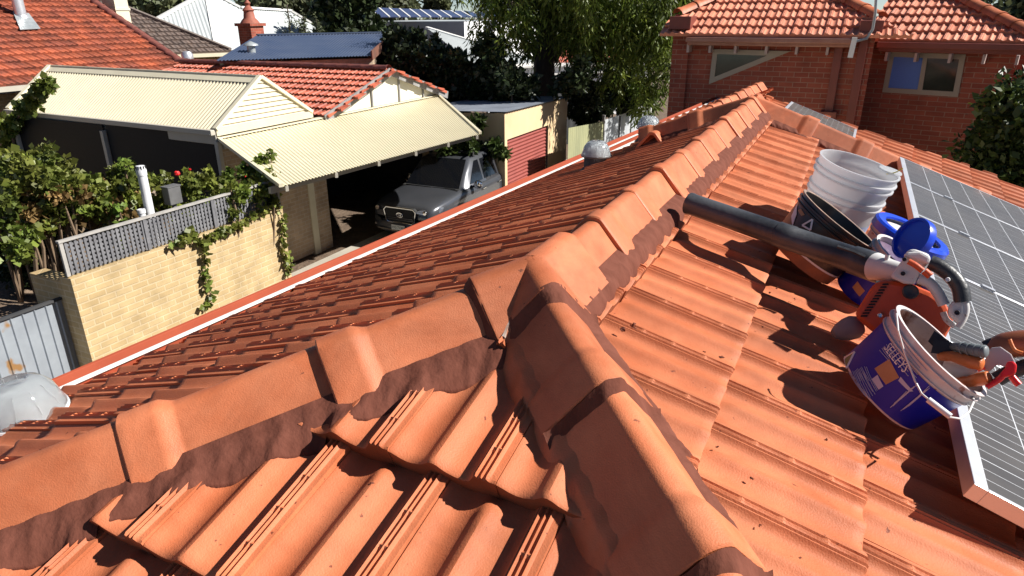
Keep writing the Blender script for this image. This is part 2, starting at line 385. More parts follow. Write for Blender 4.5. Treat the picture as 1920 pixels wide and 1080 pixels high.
surfN = _surf(_bN, lambda x, y: J.z+(y-J.y)*T); surfR = _surf(_bR, lambda x, y: J.z-(x-J.x)*T); surfL = _surf(_bL, lambda x, y: J.z-(J.x-x)*T)
pointing(house, JC, HLv, latL, .13, 1.95, 1, surfN, bot=.172)
pointing(house, JC, HLv, latL, .13, 1.95, -1, surfL, bot=.165)
pointing(house, JC, HRv, latR, .13, 1.7, -1, lambda x, y: surfN(x, y)-.012, bot=.150, botj=.0008, m_=M['cap'], k=.25, name='hip_upstand', top=(.113, -.108))
pointing(house, JC, HRv, latR, .13, 1.7, 1, surfR, bot=.15)
pointing(house, JC, EY, EX, .02, 3.95, 1, surfR, bot=.15)
pointing(house, JC, EY, EX, .02, 3.95, -1, surfL, bot=.165)
# mortar dabs under each collar on the right hip and at the apex
def dab(P0, d, lat, s, w=.13, name='mortar_dab', wd=.028):
    d = d.normalized(); up = lat.cross(d); up = up if up.z > 0 else -up; mb = MB(); n = 30; rings = []
    for j in range(5):
        t = j/4.0; ss = s+.004+t*wd; r = []
        for i in range(n+1):
            a = (-1+2*i/n)*w; b = np.interp(a, [c[0] for c in CS], [c[1] for c in CS])
            off = (1-t)**1.5*.019+.0035+.0016*math.sin(a*190+j+s*9)+random.uniform(-1, 1)*.0008
            if t == 1: off = -.002
            r.append(P0+d*(ss+.004*math.sin(a*60+s*7)*t)+lat*(a*(1+off*2))+up*(float(b)+off))
        rings.append(r)
    mb.loft(rings, False, False); return mb.build(name, M['mortar'], house, 'all')
for s in (.448, .839, 1.23): dab(JC, HRv, latR, s)
dab(JC, HRv, latR, .114, wd=.05)
dab(JC, HLv, latL, .160, wd=.02)

# verge caps across the roof, then the lower roof beyond
E1 = V(JC.x, JC.y+3.98, JC.z)
for d, n_, L0 in ((DR, 'r', 8), (DL, 'l', 2)):
    for k in range(L0):
        cap(house, E1+V(0, 0, .012), d, EY, .02+k*.40 if k else -.02, .50+k*.40, True, name='verge_cap')
pointing(house, E1+V(0, 0, .012), DR, EY, .05, 3.2, -1, surfR, bot=.15)
pointing(house, E1+V(0, 0, .012), DL, EY, .05, .84, -1, surfL, bot=.15)
mb = MB()
for a, b, s in ((E1, E1+DR*3.2, surfR), (E1, E1+DL*.84, surfL)):
    A = a+V(0, -.02, -.06); B_ = b+V(0, -.02, -.06); mb.quad(A, B_, B_-V(0, 0, .4), A-V(0, 0, .4))
mb.build('verge_wall', M['mortar'], house)
# far roof
R2a = at_z(1275, 226, CZ-.86); R2b = at_z(1427, 153, CZ-.80)
R2d = (R2b-R2a).normalized(); O2 = R2a-V(0, 0, .12); lat2 = V(R2d.y, -R2d.x, 0).normalized(); L2 = (R2b-R2a).length
k = int(L2/.33)
for i in range(k+3):
    cap(house, R2a, -R2d, lat2, -(i*.33+.30)+.66, -(i*.33)+.70, True, co=.014)
D2 = V(1, 0, -T*1.0).normalized(); N2 = V(T, 0, 1).normalized()
A2 = V(R2d.x, R2d.y, 0).normalized()
D2r = (lat2-EZ*T).normalized(); D2l = (-lat2-EZ*.56).normalized()
mb = tile_field(lin(O2, A2, D2r, D2r.cross(A2)*-1 if D2r.cross(A2).z < 0 else D2r.cross(A2)), .23, .345, [.16+.345*i for i in range(10)], [0, .1]*5, [(-1.5, L2+1.2)]*10, False)
o = mb.build('far_right_slope_tiles', M['tile'], house, 'x', recalc=False, ang=35)
q = on_plane(1690, 292, O2, N2); qa = V(R2b.x, R2b.y, 0); qd = V(q.x-qa.x, q.y-qa.y, 0).normalized()
clip(o, [(V(0, YV+.02, 0), V(0, -1, 0)), (qa, V(-qd.y, qd.x, 0))])
nl = (D2l.cross(A2)); nl = nl if nl.z > 0 else -nl
def mapL2(u, v, h):
    return lin(O2, A2, D2l, nl)(-u, v, h)
mb = tile_field(mapL2, .249, .345, [.16+.345*i for i in range(6)], [0, .125]*3, [(-L2-.6, 1.5)]*6, False)
o = mb.build('far_left_slope_tiles', M['tile'], house, 'x', recalc=False, ang=35)
clip(o, [(G0-GN*.075, GN), (V(0, R2b.y, 0), V(0, 1, 0)), (V(0, YV-.05, 0), V(0, -1, 0))])
# gutter and fascia, walls
GE = G0+GD*12.5; GS = G0-GD*4
u = GD; sd = V(-GD.y, GD.x, 0)
mb = MB(); sec = [(-.005, 0), (0, -.07), (.05, -.085), (.085, -.07), (.112, 0.008), (.135, .012), (.137, -.012), (.11, -.09), (.05, -.10), (-.012, -.085), (-.015, 0)]
mb.loft([[P+sd*(a*.66-.078)+EZ*(b+.016) for a, b in sec] for P in (GS, GE)], True, True)
mb.build('gutter', M['redgutter'], house, bevel=.002)
mb = MB(); mb.bar(GS-sd*.088+EZ*.018, GE-sd*.088+EZ*.012, .03, .006); mb.build('white_gutter_strap', M['white'], house)
mb = MB()
mb.bar(GS-sd*.15-EZ*.12, GE-sd*.15-EZ*.12, .02, .2); mb.build('fascia', M['white'], house)
M['cream'] = mat('cream_render', (.62, .50, .33), .8, c2=(.70, .58, .40), ns=2, bump=.2, bs=50)
mb = MB(); wl0 = GS-sd*.45; wl1 = GE-sd*.45
mb.slab([V(wl0.x, wl0.y, 0), V(wl1.x, wl1.y, 0), V(.2, YV+2, 0), V(.2, YV-.6, 0), V(2.3, YV-.6, 0), V(2.3, GS.y, 0)], V(0, 0, ZG-.5)); mb.build('wall', M['cream'], house)
# ------------------------------------------------------------------ ground
def Z(zr): return CZ+zr
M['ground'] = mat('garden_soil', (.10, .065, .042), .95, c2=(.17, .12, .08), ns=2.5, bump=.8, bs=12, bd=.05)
M['concrete'] = mat('concrete', (.36, .32, .26), .85, c2=(.46, .42, .35), ns=1.2, bump=.25, bs=40)
M['grass'] = mat('dry_grass', (.10, .11, .035), .95, c2=(.16, .14, .06), ns=2, bump=.6, bs=25)
def gh(x, y):
    t = min(1, max(0, (x+4.2)/1.5))*min(1, max(0, (y-9.5)/2)); t = t*t*(3-2*t); return t*1.65
mb = MB(); xs = [-400, -120, -60]+[-30+1.0*i for i in range(61)]+[60, 120, 400]; ys = [-60, -20]+[-10+1.0*i for i in range(61)]+[90, 160, 300, 700]
g0 = len(xs); mb.v = [(x, y, gh(x, y) if abs(x) < 40 else (1.65 if x > 0 and y > 10 else 0)) for y in ys for x in xs]
mb.f = [(j*g0+i, j*g0+i+1, (j+1)*g0+i+1, (j+1)*g0+i) for j in range(len(ys)-1) for i in range(g0-1)]
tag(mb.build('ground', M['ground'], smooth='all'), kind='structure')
mb = MB(); mb.slab([V(-10.2, 8.2, .004), V(-3.0, 8.2, .004), V(-3.0, 24, .004), V(-10.2, 24, .004)], V(0, 0, .06)); tag(mb.build('driveway', M['concrete']), kind='structure')  # stops short of the carport; dark soil there stands in for shaded floor

def corr(P00, P10, P01, P11, pitch=.076, amp=.009, nv=2, th=.0, rnd=True):
    """corrugated sheet; waves across P00->P10, ribs run towards P01/P11"""
    P00, P10, P01, P11 = map(Vector, (P00, P10, P01, P11)); L = (P10-P00).length
    n = max(6, int(L/pitch*6)); nrm = (P10-P00).cross(P01-P00).normalized(); nrm = nrm if nrm.z > -1e-6 else -nrm
    mb = MB(); rings = []
    for j in range(nv+1):
        t = j/nv
        rings.append([(P00.lerp(P01, t)).lerp(P10.lerp(P11, t), i/n)+nrm*(amp*math.sin(i/n*L/pitch*2*math.pi)) for i in range(n+1)])
    return mb.loft(rings, False, False)
M['sheet'] = mat('cream_sheet_metal', (.63, .56, .40), .42, c2=(.57, .50, .35), ns=1.3, spec=.5, rvar=.06)
M['creamtrim'] = mat('cream_trim', (.70, .64, .47), .45, c2=(.62, .56, .41), ns=2)
M['greytrim'] = mat('greyish_trim', (.46, .43, .36), .45, c2=(.40, .37, .31), ns=2)
M['screen'] = mat('dark_shade_screen', (.005, .006, .008), .6, c2=(.009, .010, .013), ns=30, spec=.2)
M['brickc'] = brickmat('cream_brick', (.44, .315, .155), (.50, .37, .195), (.54, .42, .25), mo=.011)
M['brickp'] = brickmat('pale_brown_brick', (.40, .29, .19), (.50, .37, .25), (.50, .42, .33))
M['brickr'] = brickmat('red_brick', (.27, .058, .033), (.34, .080, .044), (.36, .20, .14), mo=.006)

# ------------------------------------------------------------------ patio with cream gable roof
zr, ze = Z(-1.17), Z(-2.03)
Ra, Rb = at_z(118, 124, zr), at_z(490, 146, zr); Ea, Eb = at_z(30, 205, ze), at_z(402, 246, ze); Bb = at_z(583, 212, ze)
Rb = V((Eb.x+Bb.x)/2, Rb.y, Rb.z); Ba = V(Ra.x, Bb.y, ze); Ea = V(Ea.x, Eb.y+.25, ze)
Ra.y = Rb.y+.3
patio = empty('patio', (Eb.x-3, Eb.y+1, 0), 'cream corrugated gable roofed patio closed in by dark shade screens', 'patio')
s_ = corr(Ra+V(-.1, 0, 0), Rb, Ea, Eb, .10, .020); s_.build('roof_sheet', M['sheet'], patio, 'all', recalc=False)
corr(Ra, Rb, Ba, Bb, .085, .012).build('roof_sheet', M['sheet'], patio, 'all', recalc=False)
mb = MB()
for sgn, D in ((1, (Ea-Ra).normalized()), (-1, (Ba-Ra).normalized())):
    mb.slab([Ra+EZ*.02, Rb+EZ*.02, Rb+EZ*.02+D*.2, Ra+EZ*.02+D*.2], (0, 0, .006))
mb.tube([Ra+EZ*.03, Rb+EZ*.03], .022, 8); mb.build('ridge_flashing', M['creamtrim'], patio)
mb = MB()                                                # gutter and fascia
mb.bar(Ea-EZ*.02+V(0, -.06, 0), Eb-EZ*.02+V(.03, -.06, 0), .11, .10); mb.bar(Ea-EZ*.16+V(0, -.0, 0), Eb-EZ*.16+V(.03, 0, 0), .05, .18)
mb.build('gutter', M['greytrim'], patio, bevel=.012)
for a, b in ((Rb, Eb), (Rb, Bb), (Ra, Ea)):
    mb = MB(); mb.bar(a+V(.02 if a is Rb else -.02, 0, .03), b+V(.02 if a is Rb else -.02, 0, .03), .11, .07); mb.build('barge_flashing', M['creamtrim'], patio, bevel=.008)
mb = MB(); n = 9                                         # weatherboard gable
for i in range(n):
    t0, t1 = i/n, (i+1)/n; a0 = Eb.lerp(Rb, t0); b0 = Bb.lerp(Rb, t0); a1 = Eb.lerp(Rb, t1); b1 = Bb.lerp(Rb, t1)
    mb.add([a0+V(.035, 0, 0), b0+V(.035, 0, 0), b1+V(.0, 0, 0), a1, a0+V(-.0, 0, -.005), b0+V(-.0, 0, -.005)], [(0, 1, 2, 3), (0, 1, 5, 4)])
mb.bar(Eb+V(.03, 0, -.02), Bb+V(.03, 0, -.02), .05, .14)
mb.build('gable_weatherboards', M['sheet'], patio)
for px in (28, 190, 402):
    q = at_y(px+3, 240, Eb.y+.02); mb = MB(); mb.box((q.x, Eb.y+.0, (ze-.2)/2), (.09, .09, ze-.2)); mb.build('post', M['greytrim'], patio, bevel=.006)
xs_ = [Ea.x+.05, at_y(193, 240, Eb.y).x, Eb.x]
for i in range(2):
    mb = MB(); mb.box(((xs_[i]+xs_[i+1])/2, Eb.y+.03, (ze-.05)/2), (xs_[i+1]-xs_[i]-.1, .012, ze-.12)); mb.build('shade_screen', M['screen'], patio)
mb = MB(); mb.box((Eb.x+.0, (Eb.y+Bb.y)/2, (ze-.2)/2), (.012, Bb.y-Eb.y-.1, ze-.3)); mb.build('side_cladding', M['brickp'], patio)

# ------------------------------------------------------------------ carport awning and the garage front beneath it
XF = Eb.x-.02
a0, a1 = at_x(408, 252, XF+.02), at_x(822, 186, XF+.02); zl = Z(-2.50); b0, b1 = at_z(527, 350, zl), at_z(900, 251, zl)
a0.z = a1.z = (a0.z+a1.z)/2
carport = empty('carport', (XF+1, 11.5, 0), 'cream corrugated awning sloping down over the parked pickup, with brick pier and roller door', 'carport')
sh = corr(a0, a1, b0, b1, .10, .010, nv=6); so = sh.build('roof_sheet', mat('cream_awning_sheet', (.76, .69, .48), .45, c2=(.70, .63, .43), ns=1.3), carport, 'all', recalc=False)
mb = MB(); mb.bar(a0+EZ*.03, a1+EZ*.03, .16, .02); mb.bar(a1+V(0, .02, .02), b1+V(0, .02, .02), .06, .06); mb.bar(a0+V(0, -.0, .02), b0+V(0, -.0, .02), .06, .06)
mb.build('flashing', M['creamtrim'], carport)
mb = MB(); mb.bar(b0+V(-.25, 0, -.09), b1+V(-.25, 0, -.09), .06, .1); mb.bar(a0+V(.1, 0, -.12), a1+V(.1, 0, -.12), .05, .12)
for t in np.linspace(.02, .98, 6): mb.bar(a0.lerp(a1, t)-EZ*.06, b0.lerp(b1, t)-EZ*.06, .05, .08)
mb.build('rafter', M['greytrim'], carport)
yr0 = at_x(522, 400, XF).y; yr1 = at_x(585, 440, XF).y; yp0, yp1 = at_x(596, 440, XF).y, at_x(621, 440, XF).y
H = a0.z-.1
mb = MB(); mb.box((XF-.1, yr0-.6, H/2), (.2, 1.2, H)); mb.build('side_wall', M['brickp'], carport); mb = MB(); mb.box((XF-.1, (yp0+yp1)/2, H/2), (.26, yp1-yp0, H)); mb.build('brick_pier', M['brickp'], carport)
mb = MB(); mb.box((XF+.0, (yr1+yp0)/2, H/2), (.1, yp0-yr1, H)); mb.build('door_jamb', M['creamtrim'], carport)
def roller(x, y0, y1, z0, z1, name, m_, parent, pitch=.085, amp=.012):
    mb = MB(); n = int((z1-z0)/pitch*6); mb.loft([[V(x+amp*math.sin(i/6*2*math.pi)*.9+.002*math.sin(i), y, z0+(z1-z0)*i/n) for i in range(n+1)] for y in (y0, y1)], False, False)
    return mb.build(name, m_, parent, 'all', recalc=False)
roller(XF-.04, yr0, yr1, .06, H-.25, 'roller_door', M['sheet'], carport)
M['darkwall'] = mat('dark_paint_and_shade', (.035, .037, .04), .8, c2=(.05, .05, .052), ns=3)
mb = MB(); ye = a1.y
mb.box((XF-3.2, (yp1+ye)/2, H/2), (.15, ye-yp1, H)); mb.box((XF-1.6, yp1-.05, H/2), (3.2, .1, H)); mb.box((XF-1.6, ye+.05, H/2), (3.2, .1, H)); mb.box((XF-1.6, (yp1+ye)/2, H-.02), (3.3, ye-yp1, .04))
mb.build('interior_wall', M['darkwall'], carport)  # near-black wall colour stands in for the shade inside the carport

# ------------------------------------------------------------------ red tiled house with cream gable
Ga = at_x(720, 133, XF-.02); Gl = at_x(604, 211, XF-.02); Gr = at_x(827, 180, XF-.02)
Gr.z = Gl.z = (Gl.z+Gr.z)/2; Ga.y = (Gl.y+Gr.y)/2*.5+Ga.y*.5
M['redtile'] = mat('red_roof_tile', (.36, .075, .04), .5, c2=(.50, .13, .07), ns=3, var=True, bump=.3, bs=150, bd=.004)
M['darkcap'] = mat('dark_ridge_cap', (.16, .05, .04), .6, c2=(.24, .08, .06), ns=5)
M['mossy'] = mat('weathered_red_tile', (.52, .125, .05), .75, c2=(.26, .075, .05), ns=1.6, var=True, bump=.4, bs=120, bd=.004, namt=.2, stretch=(1, 1, 1))
M['brownt'] = mat('brown_grey_tile', (.17, .12, .095), .85, c2=(.11, .085, .075), ns=4, var=True, bump=.3, bs=80)
gh_ = empty('gabled_house', (XF-4, Ga.y, 0), 'red tiled house with a cream battened gable end rising behind the awning', 'house')
Dn = (Gl-Ga).normalized(); Nn = V(0, -Dn.z, Dn.y); Nn = Nn if Nn.z > 0 else -Nn
LG = (Gl-Ga).length
nrow = int(LG/.33)+2; rw = [LG*1.02-.33*k for k in range(nrow)][::-1]
def mapG(u, v, h):
    return lin(Ga, -EX, Dn, Nn)(u, v, h)
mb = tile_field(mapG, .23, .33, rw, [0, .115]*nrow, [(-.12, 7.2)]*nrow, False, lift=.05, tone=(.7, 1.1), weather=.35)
o = mb.build('front_roof_slope', M['redtile'], gh_, 'x', recalc=False, ang=35); clip(o, [(Ga, V(0, 1, 0))])
Dn2 = (Gr-Ga).normalized(); N2_ = V(0, -Dn2.z, Dn2.y); N2_ = N2_ if N2_.z > 0 else -N2_
mb = tile_field(lambda u, v, h: lin(Ga, EX, Dn2, N2_)(u, v, h), .23, .33, rw, [0, .115]*nrow, [(-7.2, .12)]*nrow, False, lift=.04, tone=(.7, 1.1))
o = mb.build('rear_roof_slope', M['redtile'], gh_, 'x', recalc=False, ang=35); clip(o, [(Ga, V(0, -1, 0))])
for k in range(19):
    mb = MB(); a = Ga+V(.12-k*.4, 0, .05); b = a-V(.42, 0, 0); sc = [(math.cos(t)*.11, math.sin(t)*.09) for t in np.linspace(math.pi, 0, 8)]
    mb.loft([[P+V(0, q[0]*s, q[1]*s) for q in sc] for P, s in ((a, 1.12), (a-V(.07, 0, 0), 1.1), (a-V(.09, 0, 0), 1), (b, 1))], False, False); mb.build('ridge_cap', M['darkcap'], gh_, 'x')
mb = MB(); mb.bar(Ga+V(.16, 0, -.02), Gl+V(.16, 0, -.02)+Dn*.1, .03, .2); mb.bar(Ga+V(.163, 0, -.02), Gr+V(.163, 0, -.02)+Dn2*.1, .03, .2); mb.build('barge_board', M['timber'], gh_)
M['gable'] = mat('cream_gable_panel', (.80, .76, .62), .8, c2=(.74, .70, .56), ns=2)
mb = MB(); mb.slab([Ga+V(.03, 0, 0), Gl+V(.03, 0, 0), Gr+V(.03, 0, 0)], V(-.04, 0, 0)); mb.build('gable_panel', M['gable'], gh_)
for t in (.12, .35, .58, .8):
    y = Gl.y+(Gr.y-Gl.y)*t; zt = Ga.z-(Ga.z-Gl.z)*abs(y-Ga.y)/((Ga.y-Gl.y) if y < Ga.y else (Gr.y-Ga.y)); mb = MB(); mb.box((XF+.035, y, (zt+Gl.z)/2), (.04, .05, zt-Gl.z)); mb.build('gable_batten', M['timber'], gh_)
mb = MB(); mb.box((XF-5.2, (Gl.y+Gr.y)/2, Gl.z/2+.0), (3.6, (Gr.y-Gl.y)-.4, Gl.z-.3)); mb.build('wall', M['brickp'], gh_)
mb = MB(); q = at_d(352, 110, 24); P0 = V(q.x, q.y, q.z); 
vent = MB(); vent.tube([P0-EZ*1.2, P0-EZ*.05], .10, 14); vent.lathe(P0, EZ, [(.0, .22), (.12, .20), (.17, .12), (.17, 0), (.11, -.06)], 16); vent.build('roof_ventilator', M['alu'], gh_, True)

# ------------------------------------------------------------------ large red tiled house, far left
OL = at_z(0, 163, Z(-1.62)); TL = .46; LL = math.sqrt(1+TL*TL)
DLf = V(1, 0, -TL)/LL; NLf = V(TL, 0, 1)/LL
lh = empty('tiled_house', (OL.x-4, OL.y+3, 0), 'large weathered red tiled house behind the patio, metal flue in its roof', 'house')
rows = [-.37*k for k in range(0, 30)][::-1]
def mapLH(u, v, h): return lin(OL, EY, DLf, NLf)(u, v, h)
hp0, hp1 = on_plane(168, 0, OL, NLf), on_plane(347, 124, OL, NLf); hd = (hp1-hp0); hn = V(hd.y, -hd.x, 0).normalized()
if (hp0+V(-5, 0, 0)-hp0).dot(hn) > 0: hn = -hn
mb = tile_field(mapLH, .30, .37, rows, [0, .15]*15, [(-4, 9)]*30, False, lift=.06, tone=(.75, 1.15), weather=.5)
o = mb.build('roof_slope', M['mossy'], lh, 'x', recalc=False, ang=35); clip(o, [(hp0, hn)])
hdn = hd.normalized(); lt = hdn.cross(EZ).normalized(); n = int(hd.length*1.4/.4)
for k in range(-6, n-4):
    mb = MB(); a = hp0+hdn*(k*.4)+EZ*.06; sc = [(math.cos(t)*.13, math.sin(t)*.1) for t in np.linspace(math.pi, 0, 7)]
    mb.loft([[P+lt*(q[0]*s)+EZ*(q[1]*s) for q in sc] for P, s in ((a, 1), (a+hdn*.3, 1), (a+hdn*.32, 1.1), (a+hdn*.42, 1.12))], False, False); mb.build('ridge_cap', M['darkcap'], lh, 'x')
hb = -hdn; 
mb = MB(); mb.bar(OL+V(.05, -6, -.06), OL+V(.05, 5.2, -.06), .12, .12); mb.build('gutter', M['greytrim'], lh)
mb = MB(); mb.box((OL.x-4.6, OL.y+1.0, OL.z/2-.1), (8, 9.5, OL.z-.25)); mb.build('wall', M['brickc'], lh)
# back slope closing the hip
q2 = hp0-hdn*4; mb = MB(); mb.poly([q2, hp1, hp1+V(-10, 1.5, -.0), q2+V(-3, 3, -2)]); mb.build('rear_roof_slope', M['darkcap'], lh)
fl = on_plane(41, 35, OL, NLf); d_ = (fl-EYE).length
mb = MB(); mb.tube([fl-EZ*.15, fl+EZ*1.9], .15, 18); mb.lathe(fl+EZ*.0, EZ, [(.30, -.16), (.2, .02), (.172, .10)], 18)
M['lead'] = mat('grey_flashing', (.42, .45, .46), .4, metal=.3, c2=(.30, .33, .34), ns=6)
f_ = mb.build('flue', M['alu'], lh, True)
mb = MB(); mb.slab([on_plane(x, y, OL+NLf*.09, NLf) for x, y in ((24, 22), (54, 25), (76, 54), (38, 56))], NLf*.01); mb.build('flashing', M['lead'], lh)
ch = on_plane(226, 38, OL, NLf)+V(-1.2, .8, 0)
cst = empty('chimney', (ch.x, ch.y, ch.z), 'cream rendered chimney at the top of the far left red roof', 'chimney') if False else None
mb = MB(); mb.box(ch+EZ*.9, (.62, .5, 2.2)); mb.box(ch+EZ*1.2, (.72, .6, .08)); mb.box(ch+EZ*.35, (.68, .56, .08)); mb.build('chimney', M['creamtrim'], lh)

# ------------------------------------------------------------------ brown roofed house
OB = at_d(432, 97, 33); TB = .42; DB = V(.8, -.35, -TB).normalized(); AB = V(.35, .8, 0).normalized(); NB = AB.cross(DB); NB = NB if NB.z > 0 else -NB
bh = empty('tiled_house', (OB.x, OB.y, 0), 'house with a dull grey brown tiled hip roof left of the white roof', 'house')
rows = [-.36*k for k in range(0, 22)][::-1]
mb = tile_field(lambda u, v, h: lin(OB, AB, DB, NB)(u, v, h), .36, .36, rows, [0, .18]*11, [(-10, .1)]*22, False, lift=.06, tone=(.75, 1.15))
o = mb.build('roof_slope', M['brownt'], bh, 'x', recalc=False, ang=35)
b0_, b1_ = on_plane(432, 96, OB, NB), on_plane(236, 16, OB, NB); hd2 = b1_-b0_; n_ = V(hd2.y, -hd2.x, 0).normalized(); 
if (b0_+AB*3-b0_).dot(n_) < 0: n_ = -n_
clip(o, [(b0_, n_)])
mb = MB(); mb.bar(b0_+EZ*.08, b1_+EZ*.08, .22, .1); mb.build('hip_cap', mat('grey_hip_cap', (.19, .155, .13), .8, c2=(.13, .105, .09), ns=5), bh)
mb = MB(); mb.bar(OB-AB*10-EZ*.1, OB-EZ*.1, .1, .14); mb.build('gutter', M['creamtrim'], bh)
M['yellow'] = mat('yellow_render', (.55, .38, .12), .8, c2=(.62, .45, .18), ns=2)
mb = MB(); a = OB-AB*10-V(.5, -.2, .15); b = OB-V(.5, -.2, .15)-AB*.3; mb.slab([V(a.x, a.y, 0), V(b.x, b.y, 0), b, a], V(-.3, .12, 0)); mb.build('wall', M['yellow'], bh)

# ------------------------------------------------------------------ white corrugated roof house
def ribbed(name, c, c2, scale, direction, rough=.45, metal=0):
    mt = mat(name, c, rough, c2=c2, ns=1.5, metal=metal); n = mt.node_tree.nodes; L = mt.node_tree.links
    w = n.new('ShaderNodeTexWave'); w.inputs['Scale'].default_value = scale; tc = n.new('ShaderNodeTexCoord'); mp = n.new('ShaderNodeMapping')
    mp.inputs['Rotation'].default_value = direction; L.new(tc.outputs['Object'], mp.inputs[0]); L.new(mp.outputs[0], w.inputs[0])
    bp = n.new('ShaderNodeBump'); bp.inputs['Strength'].default_value = .9; bp.inputs['Distance'].default_value = .03; L.new(w.outputs['Fac'], bp.inputs['Height']); L.new(bp.outputs[0], n['Principled BSDF'].inputs['Normal']); return mt
wv = dict(A=at_d(391, -16, 46), B=at_d(470, 20, 53), C=at_d(542, 22, 55), D=at_d(640, 78, 50), E=at_d(413, 96, 41), F=at_d(283, 44, 43))
wh = empty('white_roofed_house', (wv['A'].x, wv['A'].y, 0), 'house under a big pale grey corrugated hip roof in the distance, upper left', 'house')
def sheetpoly(pts, dirn, parent, m_, pitch=.12, amp=.012, name='roof_sheet'):
    """planar-ish polygon turned into a corrugated sheet whose ribs follow dirn"""
    pts = [Vector(p) for p in pts]; nrm = (pts[1]-pts[0]).cross(pts[2]-pts[0]).normalized(); nrm = nrm if nrm.z > 0 else -nrm
    d = Vector(dirn); d = (d-nrm*d.dot(nrm)).normalized(); a = d.cross(nrm).normalized(); O = pts[0]
    uv = [((p-O).dot(a), (p-O).dot(d)) for p in pts]; u0 = min(x for x, _ in uv); u1 = max(x for x, _ in uv); v0 = min(y for _, y in uv); v1 = max(y for _, y in uv)
    n = max(4, int((u1-u0)/pitch*5)); mb = MB()
    mb.loft([[O+a*(u0+(u1-u0)*i/n)+d*v+nrm*(amp*math.sin(i/n*(u1-u0)/pitch*2*math.pi)) for i in range(n+1)] for v in (v0, v1)], False, False)
    o = mb.build(name, m_, parent, 'all', recalc=False); pl = []
    c = sum(pts, V(0, 0, 0))/len(pts)
    for i in range(len(pts)):
        e = pts[(i+1) % len(pts)]-pts[i]; nn = e.cross(nrm).normalized()
        if (c-pts[i]).dot(nn) > 0: nn = -nn
        pl.append((pts[i], nn))
    clip(o, pl); return o
M['palesheet'] = mat('pale_grey_sheet', (.46, .49, .49), .5, c2=(.39, .415, .415), ns=.7)
M['slatesheet'] = mat('shaded_blue_grey_sheet', (.045, .065, .12), .4, c2=(.07, .09, .14), ns=1.1, metal=.2)  # tree shade over this roof is put into its dark colour
nF = (wv['E']-wv['F']).cross(wv['A']-wv['F']); nF = nF if nF.z > 0 else -nF
sheetpoly([wv['F'], wv['E'], wv['A']], V(nF.x, nF.y, 0), wh, M['palesheet'], .2, .02)
nP = (wv['A']-wv['E']).cross(wv['D']-wv['E']).normalized(); nP = nP if nP.z > 0 else -nP
wv['D'] = wv['D']; wv['B'] = on_plane(450, 15, wv['E'], nP); wv['C'] = on_plane(545, 21, wv['E'], nP); B2 = wv['B']; sheetpoly([wv['E'], wv['A'], B2], V(nP.x, nP.y, 0), wh, M['palesheet'], .2, .02); sheetpoly([wv['E'], B2, wv['C'], wv['D']], V(nP.x, nP.y, 0), wh, M['palesheet'], .2, .02)
mb = MB(); mb.bar(wv['A']+EZ*.05, wv['E']+EZ*.05, .5, .06); mb.bar(B2+EZ*.05, wv['C']+EZ*.05, .3, .12); mb.bar(wv['C']+EZ*.05, wv['D']+EZ*.05, .3, .12); mb.bar(wv['A']+EZ*.05, B2+EZ*.05, .3, .12); mb.bar(wv['A']+EZ*.05, wv['F']+EZ*.05, .3, .12)
mb.build('ridge_flashing', M['white'], wh)
mb = MB(); mb.slab([V(p.x, p.y, 0)+V(-1.5, 1, 0) for p in (wv['F'], wv['E'], wv['D'])]+[V(wv['C'].x-4, wv['C'].y+5, 0)], V(0, 0, 1.9)); mb.build('wall', M['cream'], wh)
mb = MB(); mb.poly([wv['A'], B2, B2+V(-6, 6, -2), wv['A']+V(-6, 6, -2)]); mb.poly([B2, wv['C'], wv['C']+V(-6, 6, -3), B2+V(-6, 6, -3)]); mb.build('rear_roof_sheet', M['palesheet'], wh)

# ------------------------------------------------------------------ blue-grey shed with brick chimney
s0, s1 = at_d(482, 66, 26), at_d(746, 77, 27.5); e0, e1 = at_d(425, 101, 22.5), at_d(712, 121, 23.5)
s1.z = s0.z; e0 = e0+(e0-s0)*.3; e1 = e1+(e1-s1)*.3; e1.z = e0.z
bs = empty('metal_roofed_house', ((s0.x+e1.x)/2, (s0.y+e1.y)/2+2, 0), 'house under a long blue grey metal roof with a red brick chimney', 'house')
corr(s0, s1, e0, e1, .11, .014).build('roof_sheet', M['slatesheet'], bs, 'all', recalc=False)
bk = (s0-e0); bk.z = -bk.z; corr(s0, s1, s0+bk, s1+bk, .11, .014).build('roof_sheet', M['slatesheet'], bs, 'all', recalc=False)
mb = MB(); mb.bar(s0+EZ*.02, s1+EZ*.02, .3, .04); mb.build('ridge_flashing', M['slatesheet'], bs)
M['rust'] = mat('rusty_brown_barge', (.20, .08, .05), .7, c2=(.12, .06, .045), ns=3)
mb = MB(); mb.bar(s1, e1, .04, .28); mb.bar(s1, s1+bk, .04, .28); mb.build('barge_board', M['rust'], bs)
mb = MB(); b_ = s1+bk; mb.slab([V(e0.x-.3, e0.y+.4, 0), V(e1.x-.3, e1.y+.4, 0), V(b_.x-.3, b_.y-.3, 0), V((s0+bk).x, (s0+bk).y-.3, 0)], V(0, 0, e0.z-.1))
mb.slab([s1+V(-.3, 0, -.1), V(e1.x-.3, e1.y+.2, e1.z-.1), V(b_.x-.3, b_.y-.2, b_.z-.1)], V(-.1, 0, 0)); mb.build('wall', M['brickp'], bs)
c0 = at_d(472, 66, 28); mb = MB(); mb.box((c0.x, c0.y, c0.z-.6), (.62, .62, 2.0)); mb.box((c0.x, c0.y, c0.z+.36), (.76, .76, .1)); chm = mb.build('brick_chimney', M['brickr'], bs)
M['pot'] = mat('clay_pot', (.32, .10, .06), .7, c2=(.24, .07, .045), ns=8)
